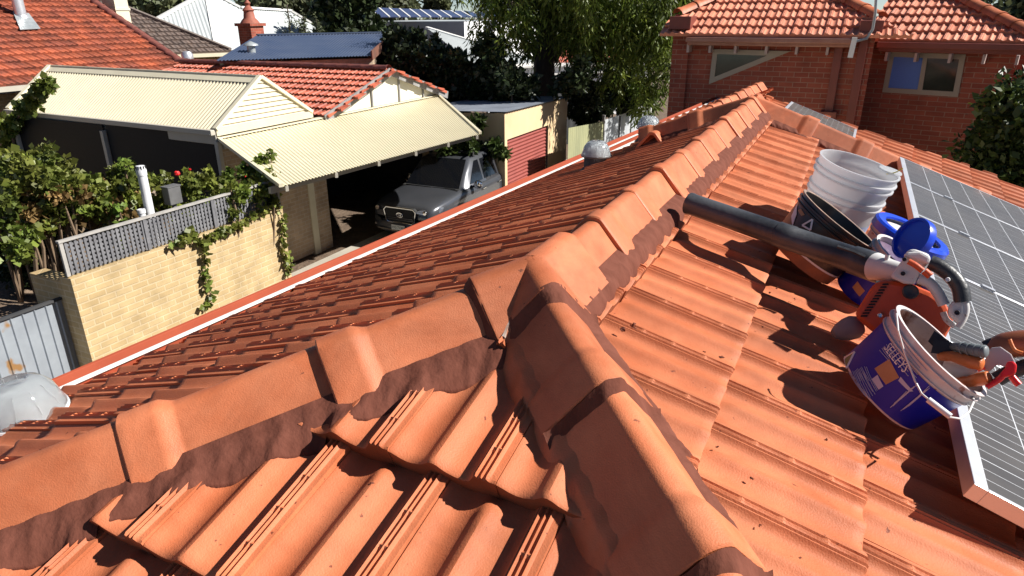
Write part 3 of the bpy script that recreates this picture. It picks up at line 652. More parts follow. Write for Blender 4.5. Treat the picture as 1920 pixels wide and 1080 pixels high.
mb = MB(); mb.lathe(V(c0.x, c0.y, c0.z+.38), EZ, [(.36, 0), (.28, .12), (.2, .2), (.17, .42), (.21, .46), (.14, .54), (.07, .62), (.11, .7), (.05, .78), (.02, .86)], 14, True); mb.build('chimney_pot', M['pot'], chm, True)
v0 = at_d(470, 84, 22.8); mb = MB(); mb.tube([V(v0.x, v0.y, v0.z-.9), v0-EZ*.02], .12, 12); mb.lathe(v0-EZ*.02, EZ, [(.22, 0), (.2, .04), (.02, .12)], 14, True); mb.build('vent_pipe', M['lead'], bs, True)

# ------------------------------------------------------------------ cream garage with maroon roller door
zg = Z(-2.45); g1, g2 = at_z(946, 213, zg), at_z(1064, 184, zg); XG = (g1.x+g2.x)/2
g1 = at_x(946, 213, XG); g2 = at_x(1064, 184, XG); 
gar = empty('garage', (XG-2.5, (g1.y+g2.y)/2, 0), 'cream rendered garage with a maroon roller door beyond the parked pickup', 'garage')
M['garwall'] = mat('stained_cream_render', (.62, .44, .25), .85, c2=(.68, .51, .31), ns=1.4, bump=.2, bs=30)
zt1, zt2 = g1.z, g2.z; yd0, yd1 = at_x(951, 262, XG).y, at_x(1028, 236, XG).y; zd = at_x(951, 262, XG).z
mb = MB(); W_ = 2.6
mb.slab([V(XG, g1.y, 0), V(XG, yd0, 0), V(XG, yd0, zd), V(XG, g1.y, zd)], V(-.12, 0, 0)); mb.slab([V(XG, yd1, 0), V(XG, g2.y, 0), V(XG, g2.y, zd), V(XG, yd1, zd)], V(-.12, 0, 0))
mb.slab([V(XG, g1.y, zd), V(XG, g2.y, zd), V(XG, g2.y, zt2), V(XG, g1.y, zt1)], V(-.12, 0, 0))
mb.slab([V(XG-.12, g1.y, 0), V(XG-W_, g1.y, 0), V(XG-W_, g1.y, zt1-.12), V(XG-.12, g1.y, zt1)], V(0, .12, 0)); mb.slab([V(XG-.12, g2.y, 0), V(XG-W_, g2.y, 0), V(XG-W_, g2.y, zt2-.2), V(XG-.12, g2.y, zt2)], V(0, -.12, 0))
mb.build('wall', M['garwall'], gar)
M['maroon'] = mat('maroon_paint', (.30, .075, .06), .45, c2=(.25, .06, .05), ns=2)
roller(XG-.07, yd0, yd1, .05, zd, 'roller_door', M['maroon'], gar, .10, .018)
mb = MB(); mb.box((XG-.03, yd0-.02, zd/2), (.05, .05, zd)); mb.box((XG-.03, yd1+.02, zd/2), (.05, .05, zd)); mb.box((XG-.03, (yd0+yd1)/2, zd+.02), (.05, yd1-yd0+.1, .05)); mb.build('door_frame', M['darkwall'], gar)
M['oldsheet'] = mat('weathered_grey_sheet', (.30, .33, .38), .55, c2=(.20, .22, .26), ns=2, metal=.1)
corr(V(XG+.08, g1.y-.05, zt1+.05), V(XG+.08, g2.y+.05, zt2+.05), V(XG-W_-.4, g1.y-.05, zt1-.05), V(XG-W_-.4, g2.y+.05, zt2-.1), .1, .012).build('roof_sheet', M['oldsheet'], gar, 'all', recalc=False)
mb = MB(); mb.box((XG+.012, yd1+(g2.y-yd1)*.25, zd+.4), (.012, .02, 1.0)); mb.build('cover_strip', M['garwall'], gar)

# fences by the garage
def corrfence(name, P, Q, h, m_, label, cat, group=None, pitch=.1, amp=.012, zb=0.0, ptop=None, posts=True):
    t = empty(name, (P.x, P.y, 0), label, cat, group)
    a, b = V(P.x, P.y, 0), V(Q.x, Q.y, 0); L = (b-a).length; n = int(L/pitch*6); nn = V((b-a).y, -(b-a).x, 0).normalized(); mb = MB()
    mb.loft([[a.lerp(b, i/n)+nn*(amp*math.sin(i/n*L/pitch*2*math.pi))+EZ*z for i in range(n+1)] for z in (zb, P.z)], False, False)
    if abs(Q.z-P.z) > .01:
        mb.v = [(x, y, z if z < .5*P.z else P.z+(Q.z-P.z)*(i % (n+1))/n) for i, (x, y, z) in enumerate(mb.v)]
    mb.build('sheeting', m_, t, 'all', recalc=False); return t, nn
M['greenf'] = mat('lichen_green_paint', (.34, .34, .18), .8, c2=(.24, .25, .14), ns=1.8, bump=.3, bs=25, stretch=(1, 1, .3))
M['greyf'] = mat('grey_fence_sheet', (.40, .43, .47), .6, c2=(.55, .57, .58), ns=.9, stretch=(1, 3, .15))
f0, f1 = at_x(1066, 240, XG+1.0), at_x(1131, 228, XG+1.0); f2 = at_x(1218, 198, XG+1.3)
t1, nn = corrfence('timber_fence', V(f0.x, f0.y, f0.z), V(f1.x, f1.y, f1.z), 1.8, M['greenf'], 'lichen green paling fence next to the cream garage', 'fence', pitch=.16, amp=.01)
mb = MB(); mb.box((f1.x, f1.y+.05, f1.z/2+.1), (.08, .08, f1.z+.2)); mb.build('post', M['timber'], t1)
t2, nn = corrfence('sheet_fence', V(f1.x, f1.y+.12, f1.z+.04), V(f2.x, f2.y, f2.z), 1.8, M['greyf'], 'grey corrugated sheet fence leading away to the big tree', 'fence', pitch=.13, amp=.016)
for t in (.3, .55, .8):
    q = V(f1.x, f1.y+.12, 0).lerp(V(f2.x, f2.y, 0), t); mb = MB(); mb.box((q.x+.03, q.y, f1.z/2), (.03, .05, f1.z)); mb.build('post', M['darkwall'], t2)
mb = MB(); mb.box((f2.x, f2.y+.25, f2.z/2+.1), (.14, .5, f2.z+.15)); tag(mb.build('gate_pillar', M['white'], bevel=.01), 'stained white pillar at the far end of the grey sheet fence', 'pillar')
# ------------------------------------------------------------------ foliage helper
def leaves(parent, name, m_, clumps, n, size, aspect=.55, droop=0.0, shell=.55, tone=(.55, 1.25), seed=1, sv=.48, flat=0.0, origin=None):
    """clumps: (centre, (rx, ry, rz)); n leaf blades spread over them; each blade a folded 4-vertex diamond"""
    g = np.random.default_rng(seed); C = np.array([tuple(c) for c, _ in clumps]); Rr = np.array([r if hasattr(r, '__len__') else (r, r, r) for _, r in clumps], float)
    wgt = (Rr.prod(1))**(2/3); k = g.choice(len(C), n, p=wgt/wgt.sum())
    d = g.normal(size=(n, 3)); d /= np.linalg.norm(d, axis=1)[:, None]; rad = shell+(1-shell)*g.random(n)**.6; rad = rad*(1+.18*g.normal(size=n))
    P = C[k]+d*Rr[k]*rad[:, None]
    if droop: P[:, 2] -= droop*g.random(n)**2*Rr[k][:, 2]
    a = g.normal(size=(n, 3)); a[:, 2] = a[:, 2]*(1-droop*.5)-droop*1.6; a += d*.5; a /= np.linalg.norm(a, axis=1)[:, None]
    b = np.cross(a, g.normal(size=(n, 3))); b /= np.linalg.norm(b, axis=1)[:, None]
    s = size*(1+sv*g.normal(size=n)).clip(.4, 2)[:, None]
    c = np.cross(a, b); q = np.stack([P, P+a*s*.5+b*s*aspect*.5+c*s*.1, P+a*s, P+a*s*.5-b*s*aspect*.5+c*s*.1], 1)
    mb = MB(); mb.v = q.reshape(-1, 3).tolist(); mb.f = [(4*i, 4*i+1, 4*i+2, 4*i+3) for i in range(n)]
    kt = g.uniform(*tone, len(C)); mb.c = (kt[k]*g.uniform(.75, 1.25, n)).tolist()
    return mb.build(name, m_, parent, 'all', recalc=False)
def sc(lst, d, jit=0): return [(at_d(x, y, d+(rng.uniform(-jit, jit) if jit else 0)), r) for x, y, r in lst]
L_ = {}
L_['vine'] = leafmat('grape_leaf', (.10, .17, .025), (.24, .24, .05), .3, 1.6)
L_['vdry'] = leafmat('dry_vine_leaf', (.22, .13, .05), (.30, .20, .08), .25, 3)
L_['dark'] = leafmat('dark_evergreen_leaf', (.022, .038, .014), (.045, .06, .02), .12, .8)
L_['willow'] = leafmat('willow_leaf', (.13, .20, .028), (.24, .28, .05), .4, .5)
L_['gum'] = leafmat('grey_green_leaf', (.075, .095, .045), (.12, .13, .06), .15, .4)
L_['mid'] = leafmat('glossy_leaf', (.035, .065, .014), (.08, .11, .025), .2, 1.5)
M['bark'] = mat('dark_bark', (.06, .045, .035), .9, c2=(.11, .085, .065), ns=7, bump=.9, bs=14, bd=.03, stretch=(1, 1, .25))
M['stem'] = mat('brown_stem', (.13, .085, .05), .9, c2=(.2, .14, .09), ns=9)

def tree(name, label, trunk, clumps, m_, n, size, group=None, cat='tree', **kw):
    b = Vector(trunk[0][0]); t = empty(name, (b.x, b.y, gh(b.x, b.y)), label, cat, group); mb = MB()
    for i in range(0, len(trunk)):
        path, r0, r1 = trunk[i][:-2], trunk[i][-2], trunk[i][-1]; path = [Vector(p) for p in path]; pts = []
        for j in range(len(path)-1):
            for s_ in np.linspace(0, 1, 5)[:-1]: pts.append(path[j].lerp(path[j+1], s_)+V(*(rng.normal(0, r0*.12, 3))))
        pts.append(path[-1]); mb.tube(pts, r0, 9, rs=list(np.linspace(r0, r1, len(pts))))
    mb.build('trunk', M['bark'], t, 'all'); leaves(t, 'crown', m_, clumps, n, size, **kw); return t

# big drooping tree
D0 = 24; tb = at_d(1022, 196, D0); tb0 = V(tb.x, tb.y, 0)
tr = [[tb0, at_d(1022, 120, D0), at_d(1030, 40, D0), at_d(1018, -60, D0), .42, .24], [at_d(1024, 180, D0), at_d(1085, 130, D0), at_d(1150, 60, D0+1), at_d(1210, -20, D0+1), .24, .08],
      [at_d(1026, 60, D0), at_d(960, 10, D0-1), at_d(920, -60, D0-1), .18, .05], [at_d(1034, 110, D0), at_d(1080, 40, D0+1), at_d(1100, -70, D0), .2, .08], [at_d(1010, 150, D0), at_d(1003, 90, D0), at_d(985, 20, D0), .12, .05]]
cl = []
g_ = np.random.default_rng(11)
for x, y, r in [(912, 0, .5), (935, 20, .6), (920, -50, 1.0), (955, -30, 1.1), (975, 15, .9), (965, 52, .5), (985, 75, .5), (950, 85, .25), (940, 60, .25), (1000, -50, 1.5), (1060, -40, 1.6), (1050, 20, 1.1), (1085, 60, .9), (1120, -20, 1.5), (1110, 50, 1.1), (1150, 20, 1.3), (1150, 80, 1.0), (1185, 50, 1.2), (1190, 110, .9), (1215, 10, 1.5), (1225, 80, 1.1), (1235, 130, .8), (1200, 150, .7), (1222, 170, .6), (1180, -50, 1.6), (1245, 40, 1.0), (1250, -30, 1.3), (1290, -40, 1.2), (1120, 100, .6), (1160, 130, .6), (1215, 195, .45), (1040, -90, 1.8), (1140, -90, 1.8), (1240, -90, 1.6), (940, -100, 1.6), (1005, 105, .4)]:
    c = at_d(x, y, D0+g_.uniform(-2.5, 2.2)); cl.append((c, (r*.55, r*.55, r*.8)))
    for q in range(3): cl.append((c+V(*(g_.normal(0, r*.55, 3))), (r*.3, r*.3, r*.62)))
tree('willow_tree', 'huge drooping green tree with thick dark trunk, left of the brick house', tr, cl, L_['willow'], 52000, .20, aspect=.2, droop=.9, shell=.2, seed=3, tone=(.35, 1.25))

# dark evergreen trees behind the awning
def blob(x0, x1, y0, y1, d, nx, r, seed, jy=10):
    g = np.random.default_rng(seed); out = []
    for i in range(nx):
        x = g.uniform(x0, x1); y = g.uniform(y0, y1); rr = r*g.uniform(.6, 1.2); out.append((at_d(x, y, d+g.uniform(-1.2, 1.2)), (rr, rr, rr)))
    return out
def dtree(x, yb, d, pts, label, n, seed, m_='dark', size=.15, **kw):
    b = at_d(x, yb, d); cl = []; g = np.random.default_rng(seed)
    for px, py, r in pts:
        r *= .55; py += 14; c = at_d(px, py, d+g.uniform(-.8, .8)); cl.append((c, r))
        for q in range(4): cl.append((c+V(*(g.normal(0, r*.7, 3))), r*g.uniform(.3, .55)))
    top = at_d(x, min(p[1] for p in pts)+25, d)
    return tree('evergreen_tree', label, [[V(b.x, b.y, gh(b.x, b.y)), at_d(x, yb, d), top, .16, .04]], cl, L_[m_], n, size, seed=seed, **kw)
dtree(760, 160, 24, [(750, 70, .6), (760, 100, .9), (745, 130, .9), (780, 60, .5), (790, 120, .9), (770, 150, .8), (735, 60, .5), (725, 90, .5)], 'dark bushy evergreen just right of the blue grey roof', 11000, 21)
dtree(840, 170, 23, [(815, 95, .6), (835, 118, .8), (815, 130, .9), (862, 115, .5), (850, 150, .9), (880, 130, .7), (870, 165, .7), (800, 95, .6), (822, 78, .35)], 'dark bushy evergreen in the middle, above the awning end', 11000, 22)
dtree(925, 185, 22, [(917, 60, .3), (930, 75, .35), (905, 80, .3), (925, 100, .5), (910, 125, .7), (935, 140, .6), (900, 160, .7), (940, 170, .5), (875, 175, .5)], 'tall narrow dark evergreen beside the white building', 8000, 23)
dtree(650, 80, 46, [(640, 0, 1.6), (650, 25, 2.0), (635, 45, 1.8), (665, 50, 1.6), (645, -30, 1.6), (690, 60, 1.4), (700, 45, 1.0), (620, 62, .8)], 'near black tall tree standing behind the blue grey roof', 9000, 24, size=.35)
# small conifers before the white roof
for (x, y, h, lab) in ((545, 66, 1.5, 'bushy little conifer in front of the white roof, largest of three'), (573, 67, .9, 'small conifer in front of the white roof, middle one of three'), (596, 68, .8, 'small conifer in front of the white roof, right one of three')):
    d = 31; b = at_d(x, y, d); clp = [(b+V(rng.normal(0, .1*h), 0, h*t), (.22*h*(1-t*.85), .22*h*(1-t*.85), .2*h)) for t in np.linspace(-.5, 1, 8)]
    if h > 1: clp += [(b+V(.4, .3, .4*t), (.16, .16, .3)) for t in (0, 1)]
    tree('conifer', lab, [[V(b.x, b.y, 0), b, b+EZ*h*.8, .05, .02]], clp, L_['gum'], 900, .11, group='small conifers before the white roof', aspect=.3, seed=31)
# far gum trees on the horizon
hz = [(268, 18, 3.2, 100, 'dark green treetop rising left of the white roof'), (315, 5, 2.6, 105, 'olive treetop directly behind the white roof, cut by the frame'), (480, 16, 1.3, 130, 'small round treetop against the sky above the white roof'), (530, 12, 2.8, 95, 'broad olive treetop above the white roof ridge'), (585, 14, 2.4, 100, 'olive treetop left of the near black tree'), (712, 8, 1.8, 95, 'treetop with bare branches right of the near black tree'), (756, 14, 1.3, 120, 'low treetop above the left end of the solar array'), (818, 12, 1.3, 130, 'tiny treetop above the middle of the solar array')]
for i, (x, y, r, d, lab) in enumerate(hz):
    c = at_d(x, y, d); g = np.random.default_rng(50+i); clp = [(c+V(*(g.normal(0, 1, 3)*[r*.8, r*.8, r*.35])), r*g.uniform(.25, .5)) for q in range(16)]
    tree('gum_tree', lab, [[V(c.x, c.y, 0), c-EZ*r, c+EZ*r*.3, .35, .1]], clp, L_['gum'], 3200, .75, group='trees along the horizon', seed=60+i, shell=.3)
c = at_d(1905, -4, 40); clp = [(c+V(*(rng.normal(0, 1, 3)*[1.6, 1, .8])), rng.uniform(.5, 1)) for q in range(14)]
tree('gum_tree', 'olive tree behind the right end of the brick house roof', [[V(c.x, c.y, 1.6), c, .2, .1]], clp, L_['gum'], 4000, .35, seed=77)
# one far belt so that no bare horizon shows
g = np.random.default_rng(5); clp = []
for az in np.linspace(-75, 40, 150):
    a = R(90+25.9*0-az); d = g.uniform(150, 190); clp.append((V(d*math.cos(a), d*math.sin(a), g.uniform(.2, 1.6)), (5, 5, g.uniform(1.6, 2.6))))
tag(leaves(None, 'far_woodland', L_['gum'], clp, 26000, 1.9, seed=8, shell=.3), 'band of distant suburban trees along the horizon', kind='stuff')
for o_ in (bpy.data.objects['far_woodland'],): o_['category'] = 'woodland'

# shrubs behind the fence, by the garage and at the pickup's tail
def shrub(lab, pts, d, n, size, m_='dark', seed=1, **kw):
    g = np.random.default_rng(seed); cl = [(at_d(x, y, d+g.uniform(-.5, .5)), r*.6) for x, y, r in pts]; cl += [(c+V(*(g.normal(0, r*.8, 3))), r*.45) for c, r in cl for q in range(3)]
    b = cl[0][0]; return tree('shrub', lab, [[V(b.x, b.y, gh(b.x, b.y)), b, .05, .02]], cl, L_[m_], n, size, cat='shrub', seed=seed, **kw)
shrub('dark leafy shrub crowding the fence right of the garage', [(1085, 200, .6), (1100, 225, .5), (1110, 180, .6), (1125, 205, .5), (1085, 180, .4)], 23, 5000, .13, seed=41)
shrub('dark shrub over the grey fence, below the drooping tree', [(1150, 175, .7), (1175, 190, .6), (1195, 170, .6), (1160, 150, .7), (1215, 185, .4), (1180, 200, .4)], 24.5, 6000, .13, seed=42)
shrub('glossy green shrub between the pickup and the garage', [(855, 265, .28), (840, 280, .25), (875, 262, .25), (905, 278, .2), (925, 275, .25), (940, 285, .22), (890, 285, .2), (880, 240, .2), (900, 230, .15)], 18.0, 2600, .14, 'mid', seed=43)
shrub('dark shaded hedge beneath the dark evergreens', [(960, 150, .6), (990, 165, .5), (1060, 160, .5), (940, 165, .6), (1085, 145, .5), (975, 185, .4)], 21, 5000, .14, seed=44)

# ------------------------------------------------------------------ white two storey building with roof solar panels
wb = empty('white_building', tuple(at_d(800, 60, 50).xy)+(0,), 'white two storey building with rows of solar panels on its flat roof', 'building')
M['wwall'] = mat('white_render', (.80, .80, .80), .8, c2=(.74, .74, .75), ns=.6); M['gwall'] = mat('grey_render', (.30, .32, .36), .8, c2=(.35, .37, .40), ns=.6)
A_, B_, C_ = at_d(655, 34, 52), at_d(870, 36, 44), at_d(1005, 44, 55); B_.z = A_.z = C_.z = max(A_.z, B_.z)-.2
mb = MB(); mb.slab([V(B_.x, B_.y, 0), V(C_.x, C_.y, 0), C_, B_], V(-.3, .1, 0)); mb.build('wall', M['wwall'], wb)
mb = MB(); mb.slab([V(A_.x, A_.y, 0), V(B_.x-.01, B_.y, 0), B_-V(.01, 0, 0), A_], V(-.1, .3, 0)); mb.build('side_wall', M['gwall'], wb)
mb = MB(); mb.poly([A_-EZ*.02, B_-EZ*.02, C_-EZ*.02, A_+C_-B_-EZ*.02]); mb.build('roof', M['palesheet'], wb)
M['pvfar'] = mat('far_solar_glass', (.05, .06, .13), .25, c2=(.07, .08, .17), ns=1, coat=.5)
for i in range(13):
    t0, t1 = i/13, (i+.94)/13; p0, p1 = at_d(692+t0*250, 15+t0*10, 50), at_d(692+t1*250, 15+t1*10, 50); q0, q1 = at_d(712+t0*250, 33, 46.5), at_d(712+t1*250, 33, 46.5)
    mb = MB(); mb.slab([q0, q1, p1, p0], (0, 0, .05)); s_ = mb.build('solar_panel', M['pvfar'], wb)
    mb = MB(); mb.bar(q0+EZ*.03, p0+EZ*.03, .06, .08); mb.bar(q1+EZ*.03, p1+EZ*.03, .06, .08); mb.build('frame', M['white'], s_)
f_ = at_d(895, 78, 45); 
mb = MB(); d1 = (C_-B_).normalized(); w0 = B_+d1*1.6-EZ*2.2; mb.slab([w0, w0+d1*.9, w0+d1*.9-EZ*1.0, w0-EZ*1.0], V(.05, -.05, 0)); mb.build('window', M['screen'], wb)
# low pale-roofed house in front of it
lr = empty('cottage', tuple(at_d(940, 120, 33).xy)+(0,), 'low cottage with a pale metal hip roof half hidden by the dark evergreens', 'house')
a, b, c, d = at_d(800, 52, 34), at_d(1019, 117, 31), at_d(900, 122, 27), at_d(960, 80, 36); b.z = c.z = min(b.z, c.z)
sheetpoly([a, b, c], V((b-c).y, -(b-c).x, 0), lr, M['palesheet'], .15, .015)
mb = MB(); mb.bar(a, b, .25, .1); mb.bar(c, b, .12, .12); mb.build('gutter', M['white'], lr)
e = at_d(962, 124, 31); mb = MB(); mb.slab([V(e.x, e.y, 0), V(c.x, c.y+.6, 0), V(c.x, c.y+.6, b.z-.1), V(e.x, e.y, b.z-.1)], V(-.2, .2, 0)); mb.build('wall', M['gwall'], lr)
# long white house behind the trunk
lw = empty('white_house', tuple(at_d(1040, 140, 36).xy)+(0,), 'long white house seen past the trunk of the drooping tree', 'house')
a, b = at_d(960, 128, 36), at_d(1215, 140, 40); b.z = a.z; mb = MB(); mb.slab([V(a.x, a.y, 0), V(b.x, b.y, 0), b, a], V(-.2, .3, 0)); mb.build('wall', M['wwall'], lw)
mb = MB(); mb.bar(a+V(.1, -.2, .1), b+V(.1, -.2, .1), .3, .15); mb.bar(a+V(.1, -.15, -.35), b+V(.1, -.15, -.35), .15, .08); mb.build('eaves', M['white'], lw)
a2, b2 = at_d(1075, 141, 38.3), at_d(1125, 143, 38.8); mb = tile_field(lin(a2+V(0, -.2, .15), (b-a).normalized(), V(.2, -.8, -.4).normalized(), V(0, .4, .9).normalized()), .25, .34, [-.34*k for k in range(9)][::-1], [0]*9, [(-1, 3.5)]*9, False, lift=.05)
mb.build('tiled_porch_roof', M['redtile'], lw, 'x', recalc=False)
for x in (1000, 1038):
    p = at_d(x, 160, 36.2); mb = MB(); mb.box((p.x, p.y-.2, p.z), (.9, .1, .5)); mb.build('window', M['screen'], lw)
# back fence in shade
bf0, bf1 = at_d(960, 166, 28), at_d(1110, 172, 30); bf1.z = bf0.z
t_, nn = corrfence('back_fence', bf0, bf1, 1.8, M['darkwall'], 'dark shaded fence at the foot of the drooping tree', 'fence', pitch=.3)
# small metal roof between gabled house and garage
a, b, c, d = at_d(745, 178, 29), at_d(893, 183, 27), at_d(852, 196, 18.4), at_d(790, 195, 18.2); c = at_z(852, 196, b.z); d = at_z(790, 199, b.z); a.z = b.z
lt_ = empty('lean_to_shed', (c.x, c.y, 0), 'small lean to roof with pale gutter right of the cream gable', 'shed')
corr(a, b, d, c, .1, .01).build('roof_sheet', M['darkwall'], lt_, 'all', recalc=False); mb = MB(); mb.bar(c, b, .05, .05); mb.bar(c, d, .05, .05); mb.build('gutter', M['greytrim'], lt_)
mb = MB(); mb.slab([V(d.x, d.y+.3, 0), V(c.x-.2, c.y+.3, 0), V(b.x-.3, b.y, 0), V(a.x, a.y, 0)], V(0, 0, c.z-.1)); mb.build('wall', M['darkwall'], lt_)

# ------------------------------------------------------------------ brick house on the right
YB = 13.5; GB = 1.2
br = empty('brick_house', (.5, YB+2, GB), 'red brick house with sunlit orange tiled roof across the top right', 'house')
xa, xb = at_y(1260, 150, YB).x, at_y(1618, 150, YB).x; zt = at_y(1440, 77, YB-.35).z
M['brickr2'] = M['brickr']
mb = MB(); mb.box(((xa+xb)/2, YB+2.5, (GB+zt)/2+.02), (xb-xa, 5.0, zt-GB+.05)); mb.build('brick_wall', M['brickr'], br)
YR = YB+1.35; p1 = V(xb, YR, 0); q = ray(1893, 150); ang = R(-11); dw = V(math.cos(ang), math.sin(ang), 0)
tt = (p1.x*q.y-p1.y*q.x)/(dw.y*q.x-dw.x*q.y); p2 = p1+dw*tt; nW = V(dw.y, -dw.x, 0)
zt2 = on_plane(1770, 92, p1, nW).z+.1
mb = MB(); mb.slab([V(p1.x, p1.y, GB), V(p2.x, p2.y, GB), V(p2.x, p2.y+5, GB), V(p1.x, p1.y+5, GB)], V(0, 0, zt2-GB)); mb.build('brick_wall', M['brickr'], br)
p3 = p2+V(.5, 1.2, 0); mb = MB(); mb.slab([V(p3.x-.6, p3.y, GB), V(p3.x+6, p3.y-1, GB), V(p3.x+6, p3.y+4, GB), V(p3.x-.6, p3.y+4, GB)], V(0, 0, zt2-GB-.1)); mb.build('brick_wall', M['brickr'], br)
M['btile'] = mat('pale_orange_tile', (.60, .20, .11), .5, c2=(.68, .27, .17), ns=3, var=True, spec=.5)  # base colour a little paler than the foreground tiles
def broof(O, A, lo, hi_, n, off, name, hipL=None, hipR=None, TB=.42):
    D = V(A.y*1.0, -A.x, 0).normalized(); D = (D-EZ*TB).normalized(); N = A.cross(-D); N = N if N.z > 0 else -N
    mb = tile_field(lin(O, A, D, N), .255, .345, [-.345*k for k in range(n)][::-1], [0, off]*((n+1)//2), [(lo, hi_)]*n, True, lift=.045, tone=(.82, 1.12))
    mb.v = mb.v; o = mb.build(name, M['btile'], br, 'x', recalc=False, ang=35); pl = []
    for hp, side in ((hipL, -1), (hipR, 1)):
        if hp:
            h0, h1 = on_plane(*hp[0], O, N), on_plane(*hp[1], O, N); e = h1-h0; nn = V(e.y, -e.x, 0).normalized()
            if nn.dot(A)*side < 0: nn = -nn
            pl.append((h0, nn)); hdd = (h0-h1).normalized() if h0.z < h1.z else (h1-h0).normalized(); low = h0 if h0.z < h1.z else h1
            lt = hdd.cross(EZ).normalized(); upv = lt.cross(hdd); sc_ = [(math.cos(t)*.13, math.sin(t)*.10) for t in np.linspace(math.pi, 0, 7)]
            for k in range(10):
                a = low-hdd*(k*.4)+upv*.05; mb = MB(); mb.c = []
                mb.loft([[P+lt*(c_*s)+upv*(s2*s) for c_, s2 in sc_] for P, s in ((a, 1.14), (a-hdd*.07, 1.12), (a-hdd*.1, 1), (a-hdd*.43, 1))], False, False); mb.c = [random.uniform(.9, 1.05)]*len(mb.f); mb.build('ridge_cap', M['cap'], br, 'x')
    clip(o, pl); return O, N
OB1 = V(xa, YB-.42, zt+.03)
OB1 = at_y(1290, 68, YB-.42); O_, N_ = broof(OB1, V(1, 0, 0), -.3, 5, 9, .0, 'left_roof_tiles', ((1272, 32), (1345, 0)), ((1648, 40), (1556, -8)))
OB2 = on_plane(1648, 78, p1+nW*.45, nW); O_, N_ = broof(OB2, dw, -.1, 9, 10, .0, 'right_roof_tiles', None, ((1935, 72), (1785, -5)))
M['redpaint'] = mat('brown_red_paint', (.22, .05, .032), .5, c2=(.17, .04, .026), ns=3)
M['copper'] = mat('worn_gutter_paint', (.30, .12, .08), .35, c2=(.40, .2, .14), ns=4, metal=.2)
mb = MB(); e0_ = at_y(1287, 72, YB-.45); e1_ = at_y(1598, 79, YB-.45); e1_.z = e0_.z; mb.bar(e0_-EZ*.02, e1_-EZ*.02, .12, .08); mb.bar(e0_+V(0, .12, -.07), e1_+V(0, .12, -.07), .03, .10); mb.build('gutter', M['copper'], br, bevel=.02)
mb = MB(); e0r = on_plane(1645, 84, p1+nW*.5, nW); mb.bar(e0r, e0r+dw*6, .11, .10); mb.bar(e0r-nW*.15-EZ*.07, e0r-nW*.15-EZ*.07+dw*6, .03, .10); mb.build('gutter', M['redpaint'], br, bevel=.02)
M['rafter'] = mat('pinkish_rafter_paint', (.50, .38, .34), .6, c2=(.42, .3, .27), ns=5)
for px in (1291, 1332, 1380, 1438, 1495, 1553, 1597):
    p = at_y(px, 84, YB-.25); mb = MB(); mb.box((p.x, YB-.14, e0_.z-.17), (.04, .3, .15)); mb.build('rafter_tail', M['rafter'], br)
for px in (1666, 1721, 1785, 1849, 1912):
    p = on_plane(px, 94, p1+nW*.25, nW); mb = MB(); mb.bar(V(p.x, p.y, e0r.z-.2)-nW*.2, V(p.x, p.y, e0r.z-.2)+nW*.12, .04, .15); mb.build('rafter_tail', M['rafter'], br)
for (xt, yt, xbm, ybm) in ((1573, 88, 1553, 215), (1622, 50, 1592, 245)):
    p, q = at_y(xt, yt, YB-.06), at_y(xbm, ybm, YB-.06); q.x = (p.x+q.x)/2; p.x = q.x; mb = MB(); mb.box((p.x, YB-.06, (p.z+1.5)/2), (.13, .09, p.z-1.5)); mb.build('downpipe', M['redpaint'], br, bevel=.006)
    mb = MB(); mb.box((p.x, YB-.12, q.z), (.26, .2, .12)); mb.build('pipe_shoe', M['btile'] if False else M['pot'], br)
for (x0, x1, y) in ((1256, 1296, 43), (1612, 1656, 52)):
    a, b = at_y(x0, y, YB-.3), at_y(x1, y, YB-.3); mb = MB(); mb.box(((a.x+b.x)/2, YB-.1, a.z), (b.x-a.x, .5, .22)); mb.build('parapet_capping', M['redpaint'], br, bevel=.01)
pa, pb = at_y(1262, 60, YB+.0), at_y(1640, 60, YB)
mb = MB(); mb.box((xa+.12, YB+.1, a.z/2+GB/2+.3), (.3, .3, a.z-GB-.7)); mb.build('brick_pier', M['brickr'], br); mb = MB(); mb.box(((pb.x+xb)/2-.1, YB-.02+.15, zt/2+GB/2+.12), (.3, .34, zt-GB+.2)); mb.build('brick_pier', M['brickr'], br)
M['wframe'] = mat('beige_window_frame', (.36, .30, .23), .5, c2=(.32, .26, .20), ns=2)
M['glass'] = mat('dark_window_glass', (.02, .028, .022), .08, c2=(.035, .04, .03), ns=5, spec=.8)
M['blueglass'] = mat('blue_pane_glass', (.06, .17, .60), .35, c2=(.05, .14, .5), ns=60, bump=.2, bs=200)  # saturated blue base colour with fine grain over the whole pane
def window(pxs, O, N, panes, name='window', fw=.085):
    P = [on_plane(x, y, O+N*.03, N) for x, y in pxs]; c = sum(P, V(0, 0, 0))/len(P)
    w = empty(name, (0, 0, 0)); w.parent = br; w.location = (0, 0, 0)
    mb = MB(); n = len(P); I = []
    for i in range(n):
        a, b, c2 = P[i-1], P[i], P[(i+1) % n]; e1 = (b-a).normalized(); e2 = (c2-b).normalized(); s = e1.cross(e2).length
        I.append(b+(-e1+e2)*(fw/max(s, .2)))
    mb.loft([P+[P[0]], I+[I[0]], [q-N*.05 for q in I]+[I[0]-N*.05]], False, False)
    mb.loft([[q-N*.06 for q in P]+[P[0]-N*.06], P+[P[0]]], False, False)
    f = mb.build('window_frame', M['wframe'], br)
    w2 = f
    bpy.data.objects.remove(w)
    for pts, m_ in panes:
        Q = [on_plane(x, y, O+N*.012, N) for x, y in pts]; mb = MB(); mb.slab(Q, -N*.012); mb.build('pane', m_, w2)
    return w2
NB_ = V(0, -1, 0); OBw = V(0, YB, 0)
window([(1337, 92), (1483, 96), (1329, 158)], OBw, NB_, [([(1342, 98), (1466, 101), (1336, 150)], M['glass'])])
